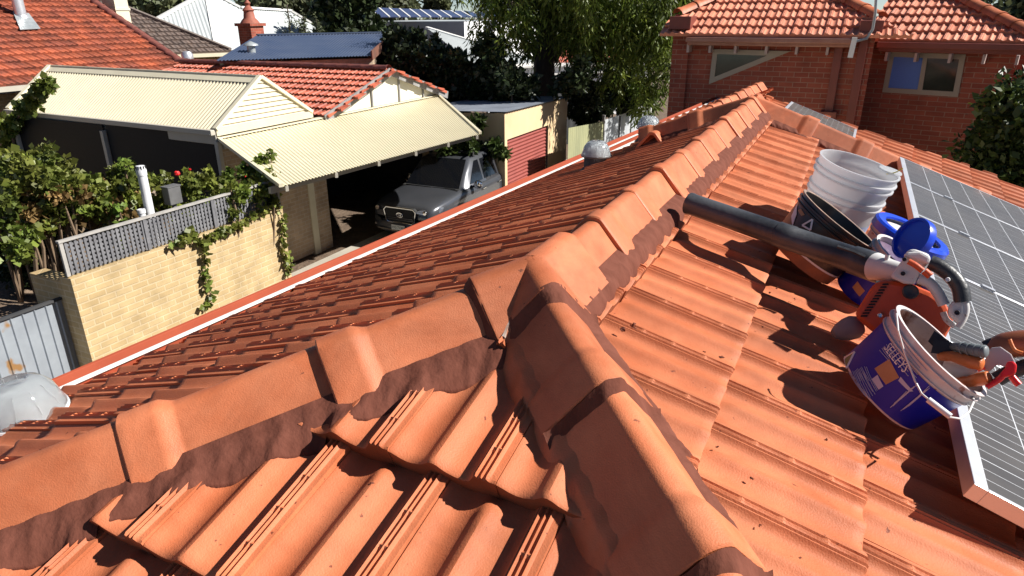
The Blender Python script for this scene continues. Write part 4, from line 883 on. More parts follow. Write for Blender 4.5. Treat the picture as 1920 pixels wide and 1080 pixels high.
w2_ = window([(1668, 97), (1811, 102), (1796, 182), (1654, 173)], p1, nW, [([(1674, 103), (1732, 105), (1722, 170), (1663, 167)], M['blueglass']), ([(1738, 105), (1805, 108), (1792, 175), (1728, 171)], M['glass'])])
Q = [on_plane(x, y, p1+nW*.035, nW) for x, y in ((1732, 100), (1740, 100), (1728, 176), (1719, 175))]; mb = MB(); mb.slab(Q, -nW*.05); mb.build('mullion', M['wframe'], w2_)
Q = [on_plane(x, y, p1+nW*.035, nW) for x, y in ((1655, 176), (1793, 185))]; mb = MB(); L = (Q[1]-Q[0])
for i in range(15):
    mb.bar(Q[0]+L*(i/15)+nW*.03, Q[0]+L*(i/15)+nW*.03-EZ*.2, .075, .075)
mb.build('brick_sill', M['brickr'], br)
# service cable at the gutter corner
mb = MB(); mb.tube([at_y(1643, -5, YB-.5), at_y(1641, 25, YB-.5), at_y(1636, 55, YB-.45), at_y(1625, 72, YB-.45), at_y(1603, 78, YB-.5)], .022, 8); mb.build('service_cable', M['lead'], br, True)
mb = MB(); mb.bar(at_y(1603, 70, YB-.5), at_y(1594, 108, YB-.5), .05, .08); mb.build('cable_bracket', M['white'], br)
# shrub over the right wall
g = np.random.default_rng(91); clp = []
for x, y, r in [(1900, 200, .4), (1915, 240, .5), (1880, 260, .35), (1870, 300, .4), (1900, 300, .5), (1865, 345, .4), (1895, 360, .5), (1920, 320, .6), (1885, 400, .4), (1930, 380, .6), (1925, 180, .4), (1868, 235, .2)]:
    c = at_y(x, y, 12.3+g.uniform(-.3, .3)); clp.append((c, r)); clp += [(c+V(*(g.normal(0, r*.7, 3))), r*.45) for q in range(3)]
b = at_y(1910, 380, 12.3)
tree('shrub', 'tall leafy bush against the brick wall at the right edge', [[V(b.x, b.y, GB), b, .06, .03]], clp, L_['mid'], 13000, .10, cat='shrub', seed=92, tone=(.4, 1.2))
clp = [(at_y(x, y, 13.0), .22) for x, y in ((1800, 350), (1820, 345), (1845, 352), (1790, 358), (1830, 365), (1865, 360))]
tree('flowering_plant', 'low pale flowering plant at the foot of the brick wall', [[V(clp[0][0].x, clp[0][0].y, GB), clp[0][0], .02, .01]], clp, L_['gum'], 1500, .10, cat='plant', seed=93)
mb = MB(); a, b = at_y(1735, 334, YR-.6), at_y(1885, 345, YR-.9); b.z = a.z; mb.bar(a, b, .5, .16); tag(mb.build('path', M['concrete']), kind='structure')
# ------------------------------------------------------------------ parked dark grey pickup with canopy
CX, CY = -9.05, 12.75
M['carpaint'] = mat('dark_grey_metallic', (.066, .07, .08), .3, metal=.3, c2=(.08, .084, .096), ns=2, coat=.9)
M['carglass'] = mat('tinted_glass', (.008, .009, .012), .05, spec=.7)
M['chrome'] = mat('chrome', (.75, .76, .78), .12, metal=1.0)
M['lamp'] = mat('headlamp_glass', (.45, .48, .55), .08, metal=.6, c2=(.2, .22, .26), ns=25)
M['tyre'] = mat('tyre_rubber', (.02, .02, .02), .85)
M['plate'] = mat('number_plate', (.62, .62, .58), .5)
car = empty('pickup_truck', (CX, CY+2.6, .07), 'dark grey double cab pickup with hard canopy parked beneath the cream awning', 'pickup truck')
def cp(x, y, z): return V(CX+x, CY+y, z+.07)
def sect(y, w, zt, zb=.42, crown=.03):
    h = [(w*.93, zb), (w*.985, zb+.12), (w, zb+.3), (w*.995, zt-.18), (w*.975, zt-.08), (w*.92, zt-.02), (w*.8, zt+.005), (w*.5, zt+crown*.7), (0, zt+crown)]
    return [cp(-a, y, b) for a, b in h]+[cp(a, y, b) for a, b in h[-2::-1]]
mb = MB()
st = [(-.02, .72, .74, .50), (.0, .76, .86, .46), (.06, .82, .96, .44), (.2, .875, 1.01, .42), (.45, .91, 1.05, .42), (.9, .925, 1.09, .42), (1.35, .925, 1.14, .42), (1.6, .92, 1.14, .42), (2.4, .92, 1.14, .42), (3.3, .92, 1.15, .42), (3.5, .92, 1.19, .42), (4.4, .92, 1.20, .45), (5.1, .91, 1.20, .5), (5.22, .88, 1.18, .55)]
rings = [sect(y, w, zt, zb) for y, w, zt, zb in st]; mb.loft(rings, False, False)
mb.poly(rings[0]); mb.poly(rings[-1])
body = mb.build('body', M['carpaint'], car, 'x', ang=50); s = body.modifiers.new('s', 'SUBSURF'); s.levels = 1; s.render_levels = 1
def house_(mbn, m_, ys, zb, zt, wb, wt, parent=car, name='cab', sub=1):
    mb = MB(); (y0, y1, y2, y3) = ys; R_ = []
    for t, yy0, yy1 in ((0, y0, y3), (.5, y0+(y1-y0)*.5, y3+(y2-y3)*.5), (.93, y0+(y1-y0)*.93, y3+(y2-y3)*.93), (1, y1+.06, y2-.03)):
        z = zb+(zt-zb)*(t if t < 1 else 1.02); w = wb+(wt-wb)*min(t, 1)-(0.06 if t == 1 else 0)
        R_.append([cp(x_, y_, z) for x_, y_ in ((-w*.9, yy0), (-w*.5, yy0-.05), (0, yy0-.07), (w*.5, yy0-.05), (w*.9, yy0), (w, yy0+.12), (w, (yy0+yy1)/2), (w, yy1-.1), (w*.9, yy1), (0, yy1+.02), (-w*.9, yy1), (-w, yy1-.1), (-w, (yy0+yy1)/2), (-w, yy0+.12))])
    mb.loft(R_, True, False); mb.poly(R_[-1]); return mb.build(name, m_, parent, 'x', ang=50)
cab = house_(None, M['carpaint'], (1.38, 2.12, 3.38, 3.46), 1.12, 1.77, .86, .66)
canopy = house_(None, M['carpaint'], (3.54, 3.56, 4.95, 5.2), 1.18, 1.80, .87, .70, name='canopy')
def cabp(side, y, t, off=.012, ys=(1.38, 2.12, 3.38, 3.46), zb=1.12, zt=1.77, wb=.86, wt=.66):
    w = wb+(wt-wb)*t; return cp(side*(w+off), y, zb+(zt-zb)*t)
for sd_ in (-1, 1):
    for (ya, yb, yc, yd) in ((1.78, 2.46, 2.46, 2.26), (2.56, 3.26, 3.18, 2.56)):
        mb = MB(); mb.slab([cabp(sd_, ya, .10), cabp(sd_, yb, .10), cabp(sd_, yc, .86), cabp(sd_, yd, .86)], V(-sd_*.01, 0, 0)); mb.build('side_window', M['carglass'], car, bevel=.006)
    mb = MB(); kw = dict(zb=1.18, zt=1.80, wb=.87, wt=.70)
    mb.slab([cabp(sd_, y, t, .014, **kw) for y, t in ((3.92, .12), (4.98, .16), (4.98, .35), (4.86, .74), (4.2, .86), (3.85, .84), (3.8, .75))], V(-sd_*.01, 0, 0)); mb.build('canopy_window', M['carglass'], car, bevel=.01)
    mb = MB()   # door shut lines and handles
    for y in (2.50, 3.42): mb.bar(cp(sd_*.925, y, .52), cp(sd_*.925, y, 1.12), .012, .012)
    mb.bar(cp(sd_*.925, 1.62, .52), cp(sd_*.925, 1.62, 1.1), .012, .012); mb.build('door_gap', M['tyre'], car)
    for y in (2.36, 3.25):
        mb = MB(); mb.bar(cp(sd_*.945, y-.09, .98), cp(sd_*.945, y+.09, .99), .03, .035); mb.build('door_handle', M['chrome'], car, bevel=.01)
    mb = MB(); mb.lathe(cp(sd_*1.03, 1.86, 1.18), V(0, 1, 0), [(.02, -.07), (.095, -.05), (.11, .0), (.10, .05), (.02, .06)], 16, True); mir = mb.build('wing_mirror', M['chrome'], car, True)
    mb = MB(); mb.bar(cp(sd_*.88, 1.84, 1.12), cp(sd_*1.0, 1.86, 1.16), .06, .05); mb.build('mirror_arm', M['tyre'], mir)
    # headlight
    mb = MB(); hl = [(.44, .86), (.62, .84), (.80, .80), (.88, .84), (.90, .93), (.84, .965), (.6, .925), (.46, .905)]
    hy = [-.055, -.02, .12, .28, .36, .30, .05, -.03]
    pts = [cp(sd_*a, y-.015, b) for (a, b), y in zip(hl, hy)]; mb.slab(pts, V(0, .1, 0)); h_ = mb.build('headlight', M['lamp'], car, bevel=.008)
    mb = MB(); mb.lathe(cp(sd_*.66, -.03, .885), V(0, -1, 0), [(.055, 0), (.05, .02), (.0, .025)], 14); mb.build('lens', M['chrome'], h_, True)
    mb = MB(); mb.slab([cp(sd_*a, y, b) for a, b, y in ((.5, .56, -.1), (.78, .58, .0), (.78, .70, .0), (.56, .66, -.08))], V(0, .05, 0)); mb.build('fog_lamp_surround', M['tyre'], car)
    for yw in (.98, 4.1):
        mb = MB(); mb.lathe(cp(sd_*.80, yw, .37), V(sd_, 0, 0), [(.0, -.1), (.37, -.1), (.385, 0), (.37, .11), (.25, .125), (.0, .10)], 28); w_ = mb.build('wheel', M['tyre'], car, True)
        mb = MB(); mb.lathe(cp(sd_*.905, yw, .37), V(sd_, 0, 0), [(.0, .02), (.22, .015), (.25, .03), (.25, 0)], 20); mb.build('rim', M['chrome'], w_, True)
# windscreen and rear glass
mb = MB(); q = lambda x, t, o=.0: cp(x, 1.38+(2.12-1.38)*t-.075+.03*abs(x)-o, 1.12+.65*t+.02)
mb.loft([[q(x*(.78-.17*t), t) for x in np.linspace(-1, 1, 9)] for t in (.03, .5, .93)], False, False); w_ = mb.build('windscreen', M['carglass'], car, 'all')
mb = MB(); mb.bar(cp(-.7, 1.27, 1.155), cp(.05, 1.24, 1.16), .02, .02); mb.bar(cp(.05, 1.26, 1.155), cp(.72, 1.29, 1.155), .02, .02); mb.build('wiper', M['tyre'], car)
mb = MB(); mb.slab([cp(-.8, 1.25, 1.135), cp(.8, 1.25, 1.135), cp(.8, 1.4, 1.15), cp(-.8, 1.4, 1.15)], V(0, 0, .01)); mb.build('cowl', M['tyre'], car)
# grille, bumper, emblem, plate
gp = [(-.37, .95), (.37, .95), (.44, .88), (.39, .64), (.33, .59), (-.33, .59), (-.39, .64), (-.44, .88)]
mb = MB(); mb.slab([cp(a, -.075, b) for a, b in gp], V(0, .1, 0)); gr = mb.build('grille', M['tyre'], car)
mb = MB(); P = [cp(a, -.085, b) for a, b in gp]; mb.tube(P+[P[0], P[1]], .021, 8, False); mb.build('grille_frame', M['chrome'], gr, True)
mb = MB(); 
for z in (.66, .70): mb.bar(cp(-.36, -.085, z), cp(.36, -.085, z), .012, .012)
mb.build('grille_bar', M['carpaint'], gr)
mb = MB()
def oval(cx_, cz_, a, b, r=.009): P = [cp(cx_+a*math.cos(t), -.10, cz_+b*math.sin(t)) for t in np.linspace(0, 2*math.pi, 25)]; mb.tube(P, r, 6, False)
oval(0, .78, .085, .058); oval(0, .78, .03, .055, .007); oval(0, .805, .06, .022, .007); mb.build('emblem', M['chrome'], gr, True)
mb = MB(); bp_ = [(-.92, .3), (-.80, .02), (-.55, -.1), (0, -.14), (.55, -.1), (.80, .02), (.92, .3)]
mb.loft([[cp(x, y+o, z) for x, y in bp_] for z, o in ((.62, .06), (.57, .0), (.46, -.01), (.36, .04), (.30, .14))], False, False); mb.build('bumper', M['carpaint'], car, 'all')
mb = MB(); mb.tube([cp(-.6, -.14, .43), cp(0, -.165, .41), cp(.6, -.14, .43)], .018, 8); mb.build('bumper_trim', M['chrome'], car, True)
mb = MB(); mb.box(cp(0, -.18, .50), (.37, .012, .12)); pl_ = mb.build('number_plate', M['plate'], car)
def text(body, name, m_, parent, size, O, X, Y, ext=.001, cx=True, wrap=None):
    """lettering: glyph outlines laid in the plane O + x X + y Y (or bent by wrap)"""
    cu = bpy.data.curves.new('t', 'FONT'); cu.body = body; cu.size = size; cu.align_x = 'CENTER' if cx else 'LEFT'; cu.align_y = 'CENTER'; cu.extrude = 0; cu.resolution_u = 2
    ob = bpy.data.objects.new('t', cu); col.objects.link(ob); dg = bpy.context.evaluated_depsgraph_get(); me = bpy.data.meshes.new_from_object(ob.evaluated_get(dg)); bpy.data.objects.remove(ob)
    if wrap:
        bm = bmesh.new(); bm.from_mesh(me); bmesh.ops.triangulate(bm, faces=bm.faces); bmesh.ops.subdivide_edges(bm, edges=bm.edges, cuts=2, use_grid_fill=True); bm.to_mesh(me); bm.free()
    off = wloc(parent)
    for v in me.vertices:
        v.co = (wrap(v.co.x, v.co.y) if wrap else O+X*v.co.x+Y*v.co.y)-off
    me.name = name; me.materials.clear(); me.materials.append(m_); o = bpy.data.objects.new(name, me); col.objects.link(o); o.parent = parent; return o
M['inkdark'] = mat('dark_ink', (.02, .02, .03), .6)
text('1HG 71WA', 'plate_lettering', M['inkdark'], pl_, .085, cp(0, -.188, .50), V(1, 0, 0), V(0, 0, 1))
for y in (2.35, 3.1):
    mb = MB(); mb.bar(cp(-.62, y, 1.86), cp(.62, y, 1.86), .05, .03)
    for x in (-.62, .62): mb.box(cp(x, y, 1.82), (.07, .09, .1))
    mb.build('roof_bar', M['tyre'], car, bevel=.006)
mb = MB(); mb.tube([cp(-.1, 2.25, 1.79), cp(-.1, 2.2, 1.95)], .006, 5); mb.build('aerial', M['tyre'], car)
mb = MB(); mb.box(cp(0, 5.2, .6), (1.7, .12, .2)); mb.build('rear_bumper', M['chrome'], car, bevel=.02)
for sd_ in (-1, 1):
    mb = MB(); mb.box(cp(sd_*.86, 5.2, .98), (.1, .08, .36)); mb.build('tail_light', M['maroon'], car, bevel=.015)

# ------------------------------------------------------------------ cream brick wall with lattice, iron fence, yard things
zw = Z(-3.08); w0, w1 = at_z(132, 523, zw), at_z(531, 399, zw); XW = (w0.x+w1.x)/2; w0 = at_x(132, 523, XW); w1 = at_x(531, 399, XW); w1.z = w0.z
bw = empty('brick_wall', (XW, (w0.y+w1.y)/2, 0), 'cream brick garden wall topped by grey timber lattice, creeper hanging over it', 'wall')
mb = MB(); mb.slab([V(XW, w0.y, 0), V(XW, w1.y, 0), V(XW-.24, w1.y, 0), V(XW-.24, w0.y, 0)], V(0, 0, w0.z)); mb.build('brickwork', M['brickc'], bw, bevel=.004)
mb = MB(); mb.box((XW-.55, w0.y+.1, w0.z/2-.03), (.62, .2, w0.z-.06)); mb.build('return_brickwork', M['brickc'], bw)
M['latt'] = mat('grey_lattice_timber', (.20, .20, .21), .85, c2=(.11, .11, .12), ns=6, bump=.3, bs=40)
M['latr'] = mat('pale_lattice_rail', (.42, .40, .37), .85, c2=(.30, .285, .265), ns=6, bump=.3, bs=40)
lz0, lz1 = w0.z+.02, at_x(112, 458, XW).z; ya_, yb_ = w0.y+.02, at_x(524, 352, XW).y
mb = MB(); y = ya_
while y < yb_: mb.box((XW-.06, y, (lz0+lz1)/2), (.008, .033, lz1-lz0)); y += .062
zz = lz0+.03
while zz < lz1: mb.box((XW-.072, (ya_+yb_)/2, zz), (.008, yb_-ya_, .03)); zz += .058
mb.build('lattice', M['latt'], bw)
mb = MB(); mb.box((XW-.06, (ya_+yb_)/2, lz1+.012), (.06, yb_-ya_+.06, .028)); mb.build('lattice_rail', M['latr'], bw)
for y in (ya_, ya_+1.15, ya_+2.3, ya_+3.4, yb_):
    mb = MB(); mb.box((XW-.055, y, (lz0+lz1)/2), (.03, .045, lz1-lz0)); mb.build('lattice_post', M['latr'] if y in (ya_, yb_) else M['latt'], bw)
M['galv'] = mat('galvanised_rusty_sheet', (.40, .44, .48), .5, c2=(.30, .33, .37), ns=1.6, metal=.35, bump=.15, bs=6, bd=.02, speck=(2.4, .60, (.36, .20, .08)))
fz = at_x(122, 557, XW-.32); fy1 = fz.y
fen = empty('iron_fence', (XW-.3, fy1-1.5, 0), 'rust stained ribbed iron fence at the lower left, below the bare soil', 'fence')
mb = MB(); pr = []; y = fy1
while y > fy1-4.5:
    pr += [(0, y), (0, y-.105), (.018, y-.115), (.018, y-.125), (0, y-.135)]; y -= .14
mb.loft([[V(XW-.32+a, y_, z) for a, y_ in pr] for z in (0, fz.z)], False, False); mb.build('sheeting', M['galv'], fen, False, recalc=False)
mb = MB(); mb.bar(V(XW-.31, fy1+.02, fz.z+.01), V(XW-.31, fy1-4.5, fz.z+.01), .05, .03); mb.build('top_rail', M['darkwall'], fen)
M['mulch'] = mat('leaf_litter_soil', (.13, .085, .055), .95, c2=(.26, .19, .13), ns=9, bump=1.0, bs=22, bd=.04)
mb = MB(); gz0 = fz.z-.25; n = 30
g = np.random.default_rng(17); nx_, ny_ = 40, 40; X0, X1, Y0, Y1 = XW-9, XW-.36, fy1-6, fy1+1.3
mb.v = [(X0+(X1-X0)*i/nx_, Y0+(Y1-Y0)*j/ny_, gz0+.12*math.sin(i*.5)*math.sin(j*.4)+g.normal(0, .018)) for j in range(ny_+1) for i in range(nx_+1)]
mb.f = [(j*(nx_+1)+i, j*(nx_+1)+i+1, (j+1)*(nx_+1)+i+1, (j+1)*(nx_+1)+i) for j in range(ny_) for i in range(nx_)]
tag(mb.build('garden_bed', M['mulch'], smooth='all'), kind='structure')
# grape vine on a pergola
g = np.random.default_rng(23)
def vine(name, label, pxs, n, size, m_, seed, X=None, cat='vine', stems=(), **kw):
    cl = [(at_x(x, y, (X if X is not None else XW-1.1)+g.uniform(-.45, .45 if X is None else .0)), (r*.85, r*.85, r*.7)) for x, y, r in pxs]
    cl += [(c+V(*(g.normal(0, r[0]*.9, 3))), (r[0]*.5,)*3) for c, r in cl for q in range(2)]
    b = cl[0][0]; t = empty(name, (b.x, b.y, 0), label, cat); mb = MB()
    for k in range(0, len(cl), 5):
        p = cl[k][0]; mb.tube([V(p.x-g.uniform(0.05, .3), p.y+g.uniform(-.2, .2), max(0.05, p.z-1.6)), p+V(g.uniform(-.1, .1), 0, -.5), p], .018, 5, rs=[.03, .02, .01])
    for s_ in stems: mb.tube([at_x(x, y, X if X is not None else XW-1.1) for x, y in s_], .015, 6)
    mb.build('stem', M['stem'], t); leaves(t, 'foliage', m_, cl, n, size, aspect=.9, shell=.1, seed=seed, **kw); return t
px = [(x+g.uniform(-12, 12), 362+g.uniform(-26, 34)-(12 if x < 60 else 0), g.uniform(.12, .26)) for x in range(0, 300, 9)]+[(x, y, .18) for x, y in ((15, 315), (40, 325), (78, 290), (84, 312), (92, 330), (130, 325), (125, 345), (10, 420), (50, 440), (90, 420), (30, 470), (60, 480), (100, 450), (120, 400), (160, 400), (200, 410), (240, 400), (5, 380), (0, 330), (190, 345), (230, 330))]
vine('grape_vine', 'leafy green and bronze grape vine sprawling left of the white vent pole', px, 13000, .066, L_['vine'], 71, tone=(.4, 1.2))
px = [(x+g.uniform(-10, 10), 385+g.uniform(-25, 30), g.uniform(.1, .2)) for x in range(60, 280, 14)]
vine('dry_vine', 'browning lower stems of the vine just behind the lattice', px, 3500, .07, L_['vdry'], 72, stems=[[(150, 400), (120, 450), (110, 520)], [(120, 420), (98, 480), (100, 580)]])
px = [(x+g.uniform(-8, 8), y+g.uniform(-8, 8), g.uniform(.1, .2)) for x, y in ((300, 380), (320, 370), (345, 345), (370, 340), (390, 335), (360, 365), (400, 355), (420, 365), (390, 385), (420, 340), (440, 350), (455, 330), (475, 315), (495, 308), (510, 320), (500, 340), (480, 350), (470, 375), (450, 385), (350, 390), (310, 400), (505, 365), (430, 400), (375, 400))]
ger = vine('geranium_bush', 'green bush with a few red flowers behind the lattice, right of the white pole', px, 6500, .058, L_['vine'], 73, X=XW-.45, cat='shrub', tone=(.5, 1.25))
M['redfl'] = mat('red_petal', (.75, .02, .02), .6)
for (x, y, r) in ((332, 325, .045), (356, 318, .022), (460, 331, .014)):
    c = at_x(x, y, XW-.35); mb = MB()
    for q in range(26):
        d_ = V(*g.normal(0, 1, 3)).normalized(); e_ = d_.orthogonal().normalized()*r*.5; f_ = d_.cross(e_); p = c+d_*r*.8; mb.quad(p-e_, p-f_, p+e_, p+f_)
    mb.build('flower', M['redfl'], ger)
# creeper trailing over the wall
def trail(label, pts, n, seed, w=.05):
    P = [at_x(x, y, XW+.05) for x, y in pts]; t = empty('creeper', tuple(P[-1].xy)+(0,), label, 'creeper', None); mb = MB(); mb.tube(P, .007, 5); mb.build('stem', M['stem'], t)
    cl = []; 
    for i in range(len(P)-1):
        k = max(2, int((P[i+1]-P[i]).length/.07)); cl += [(P[i].lerp(P[i+1], j/k)+V(.02, 0, 0), (w*.6, w, w)) for j in range(k)]
    leaves(t, 'foliage', L_['vine'], cl, n, .065, aspect=.9, shell=.2, seed=seed, tone=(.6, 1.2), droop=.3)
trail('creeper trailing down the middle of the cream brick wall', [(430, 425), (400, 440), (382, 455), (385, 490), (384, 525), (398, 560), (376, 580)], 250, 81, .04)
trail('creeper running along the top of the cream wall from the lattice', [(320, 455), (350, 445), (385, 450), (420, 430), (450, 420), (480, 400), (505, 385)], 380, 82, .045)
trail('creeper hanging off the far end of the cream wall', [(520, 385), (530, 410), (528, 460), (536, 500), (540, 520), (545, 495), (538, 470)], 190, 83, .035)
px = [(x+g.uniform(-7, 7), y+g.uniform(-7, 7), g.uniform(.08, .15)) for x, y in ((420, 375), (440, 365), (455, 350), (470, 345), (485, 335), (500, 325), (512, 330), (520, 345), (505, 355), (490, 370), (465, 385), (440, 395), (515, 380), (345, 440), (370, 430))]
vine('creeper', 'creeper draped over the right end of the grey lattice, beneath the awning corner', px, 1700, .06, L_['vine'], 88, X=XW+.12, cat='creeper', tone=(.5, 1.25))
# vine climbing the patio's left corner
cl = [(at_y(x, y, Eb.y-.1), .16) for x, y in ((20, 240), (30, 225), (15, 260), (45, 205), (60, 190), (75, 172), (85, 158), (20, 280), (28, 300), (8, 230), (10, 300))]
t = empty('climbing_vine', (Ea.x, Ea.y, 0), 'vine climbing the left corner of the cream patio roof', 'vine'); mb = MB(); mb.tube([V(Ea.x-.1, Ea.y-.2, 0), cl[0][0], cl[3][0], cl[6][0]], .03, 6); mb.build('stem', M['stem'], t)
leaves(t, 'foliage', L_['vine'], cl, 2600, .09, aspect=.9, shell=.1, seed=84, tone=(.5, 1.2))
# dark underplanting
cl = [(at_x(x, y, XW-2.0), .3) for x, y in ((20, 460), (60, 480), (100, 470), (10, 490), (130, 440), (200, 430), (0, 440), (45, 500))]
t = empty('shrub', tuple(cl[0][0].xy)+(0,), 'dark shaded shrub behind the bare soil, under the vine', 'shrub'); mb = MB(); mb.tube([V(cl[0][0].x, cl[0][0].y, 0), cl[0][0]], .03, 6); mb.build('stem', M['stem'], t)
leaves(t, 'foliage', L_['dark'], cl, 3500, .09, aspect=.6, shell=.1, seed=85)
# white vent pole, white pipe, grey box
M['pvc'] = mat('white_pvc', (.72, .73, .74), .4, c2=(.60, .61, .62), ns=5)
XP = XW-.25; a, b = at_x(266, 320, XP), at_x(283, 408, XP); pol = empty('vent_pole', (b.x, b.y, 0), 'white plastic vent pole with slotted cap standing behind the lattice', 'pole')
a.y = b.y; mb = MB(); mb.tube([V(b.x, b.y, 0), V(b.x, b.y, a.z-.05)], .062, 18); mb.build('pipe', M['pvc'], pol, True)
mb = MB(); mb.lathe(V(b.x, b.y, a.z-.06), EZ, [(.068, 0), (.070, .08), (.055, .13), (.0, .14)], 18); cpn = mb.build('cap', M['pvc'], pol, True)
mb = MB()
for k in range(12):
    t = k*math.pi/6; mb.box((b.x+.0645*math.cos(t), b.y+.0645*math.sin(t), a.z+.045), (.01, .01, .05))
mb.build('slot', M['dark'], cpn)
a, b = at_x(266, 392, XP+.05), at_x(268, 410, XP+.05); mb = MB(); mb.tube([V(b.x, b.y, .5), V(b.x, b.y, a.z)], .045, 14); mb.lathe(V(b.x, b.y, a.z), EZ, [(.055, -.05), (.055, .0), (.03, .005), (.03, -.03)], 14); tag(mb.build('pipe_stub', M['pvc'], None, True), 'short capped white pipe beside the tall white vent pole', 'pipe')
a = at_x(323, 366, XP); bx = empty('meter_box', (a.x, a.y, 0), 'small grey box on a post among the leaves, right of the white pole', 'box'); M['zinc'] = mat('grey_box_paint', (.13, .13, .13), .5, c2=(.09, .09, .09), ns=5)
mb = MB(); mb.box(a, (.14, .21, .25)); mb.build('box', M['zinc'], bx, bevel=.01); mb = MB(); mb.box((a.x, a.y, a.z/2), (.05, .05, a.z)); mb.build('post', M['zinc'], bx); mb = MB(); mb.box(a+EZ*.135, (.16, .23, .015)); mb.build('lid', M['zinc'], bx)
# ------------------------------------------------------------------ skylight domes on the left slope
def surfLz(x, y):
    xg = G0.x+(y-G0.y)*(GD.x/GD.y); return J.z-(J.x-x)*(J.z-ZS)/(J.x-xg)+.03
mt = bpy.data.materials.new('clear_dome'); mt.use_nodes = True; n = mt.node_tree.nodes; L = mt.node_tree.links; p = n['Principled BSDF']
p.inputs['Base Color'].default_value = (.80, .84, .86, 1); p.inputs['Roughness'].default_value = .08; p.inputs['Transmission Weight'].default_value = .88; p.inputs['IOR'].default_value = 1.35; M['dome'] = mt
M['domein'] = mat('frosted_diffuser', (.52, .54, .55), .5, c2=(.40, .42, .43), ns=9)
def skylight(px, py, rpx, label, hb=.16, tall=1.0):
    rr = ray(px, py).normalized(); lo, hi = .5, 30
    for _ in range(50):
        k = (lo+hi)/2; P = EYE+rr*k
        if P.z > surfLz(P.x, P.y): lo = k
        else: hi = k
    d = (P-EYE).length; r = rpx/FPX*d
    r *= .98; t = empty('skylight_dome', tuple(P), label, 'skylight', 'tubular skylights on the left roof slope'); hb *= r
    mb = MB(); mb.lathe(P-EZ*.1, EZ, [(r*.84, 0), (r*.84, hb+.1), (r*.80, hb+.1+r*.05)], 32); mb.build('base_tube', M['darkwall'] if tall > 1 else M['lead'], t, True)
    o = P+EZ*hb; mb = MB(); mb.lathe(o, EZ, [(r*1.0, -.0), (r*1.04, r*.05), (r*1.03, r*.14), (r*.98, r*.2), (r*.94, r*.36*tall), (r*.84, r*.62*tall), (r*.64, r*.86*tall), (r*.42, r*.96*tall), (r*.30, r*.98*tall), (r*.27, r*.93*tall), (0, r*.93*tall)], 36); mb.build('dome', M['dome'], t, 'all')
    mb = MB(); mb.lathe(o, EZ, [(r*.86, .0), (r*.78, r*.30*tall), (r*.5, r*.62*tall), (r*.2, r*.7*tall), (0, r*.7*tall)], 24)
    for k in range(10):
        a_ = k*math.pi/5; q = o+(EX*math.cos(a_)+EY*math.sin(a_))*r*.9; mb.bar(q+EZ*r*.15, o+(EX*math.cos(a_)+EY*math.sin(a_))*r*.58+EZ*r*.74*tall, r*.018, r*.012)
    mb.build('diffuser', M['domein'], t, 'x', ang=40)
    mb = MB(); mb.lathe(o, EZ, [(r*1.05, -r*.06), (r*1.08, -r*.02), (r*1.07, r*.04), (r*.98, r*.04)], 36); mb.build('rim', M['zinc'] if tall > 1 else M['pvc'], t, True)
    mb = MB(); mb.lathe(P-EZ*.01, NL, [(r*.85, .03), (r*1.15, .012), (r*1.25, 0)], 24); mb.build('flashing', M['lead'] if tall == 1 else M['darkwall'], t, True)
skylight(52, 800, 57, 'nearest clear skylight dome, cut by the left edge of the photo', hb=.45)
skylight(1117, 311, 26.5, 'clear skylight dome on a dark tube, in front of the green fence', hb=.75, tall=1.05)
skylight(1215, 256, 21, 'farthest clear skylight dome, just left of the overlapping hip caps', hb=.75, tall=1.05)

# ------------------------------------------------------------------ solar panels on the right slope
OP = JC-V(0, 0, .09)+NR*.1
M['pv'] = bpy.data.materials.new('solar_cells'); M['pv'].use_nodes = True; n = M['pv'].node_tree.nodes; L = M['pv'].node_tree.links; p = n['Principled BSDF']
uvn = n.new('ShaderNodeUVMap'); sp = n.new('ShaderNodeSeparateXYZ'); L.new(uvn.outputs[0], sp.inputs[0])
def line(sock, f, w):
    a = n.new('ShaderNodeMath'); a.operation = 'MULTIPLY'; a.inputs[1].default_value = f; L.new(sock, a.inputs[0])
    b = n.new('ShaderNodeMath'); b.operation = 'FRACT'; L.new(a.outputs[0], b.inputs[0]); c = n.new('ShaderNodeMath'); c.operation = 'LESS_THAN'; c.inputs[1].default_value = w; L.new(b.outputs[0], c.inputs[0]); return c.outputs[0]
def mx_(a, b):
    m = n.new('ShaderNodeMath'); m.operation = 'MAXIMUM'; L.new(a, m.inputs[0]); L.new(b, m.inputs[1]); return m.outputs[0]
l1 = mx_(line(sp.outputs[0], 6, .022), line(sp.outputs[1], 12, .024)); l2 = line(sp.outputs[0], 18, .035)
tot = mx_(l1, l2); no = n.new('ShaderNodeTexNoise'); no.inputs['Scale'].default_value = 5; no.inputs['Detail'].default_value = 8; tc = n.new('ShaderNodeTexCoord'); L.new(tc.outputs['Object'], no.inputs[0])
cr = n.new('ShaderNodeValToRGB'); cr.color_ramp.elements[0].color = (.066, .058, .050, 1); cr.color_ramp.elements[1].color = (.105, .092, .078, 1); cr.color_ramp.elements[0].position = .3; cr.color_ramp.elements[1].position = .7; L.new(no.outputs[0], cr.inputs[0])
mx = n.new('ShaderNodeMix'); mx.data_type = 'RGBA'; L.new(tot, mx.inputs[0]); L.new(cr.outputs[0], mx.inputs[6]); mx.inputs[7].default_value = (.55, .56, .58, 1); L.new(mx.outputs[2], p.inputs['Base Color']); p.inputs['Roughness'].default_value = .3; p.inputs['Specular IOR Level'].default_value = .6
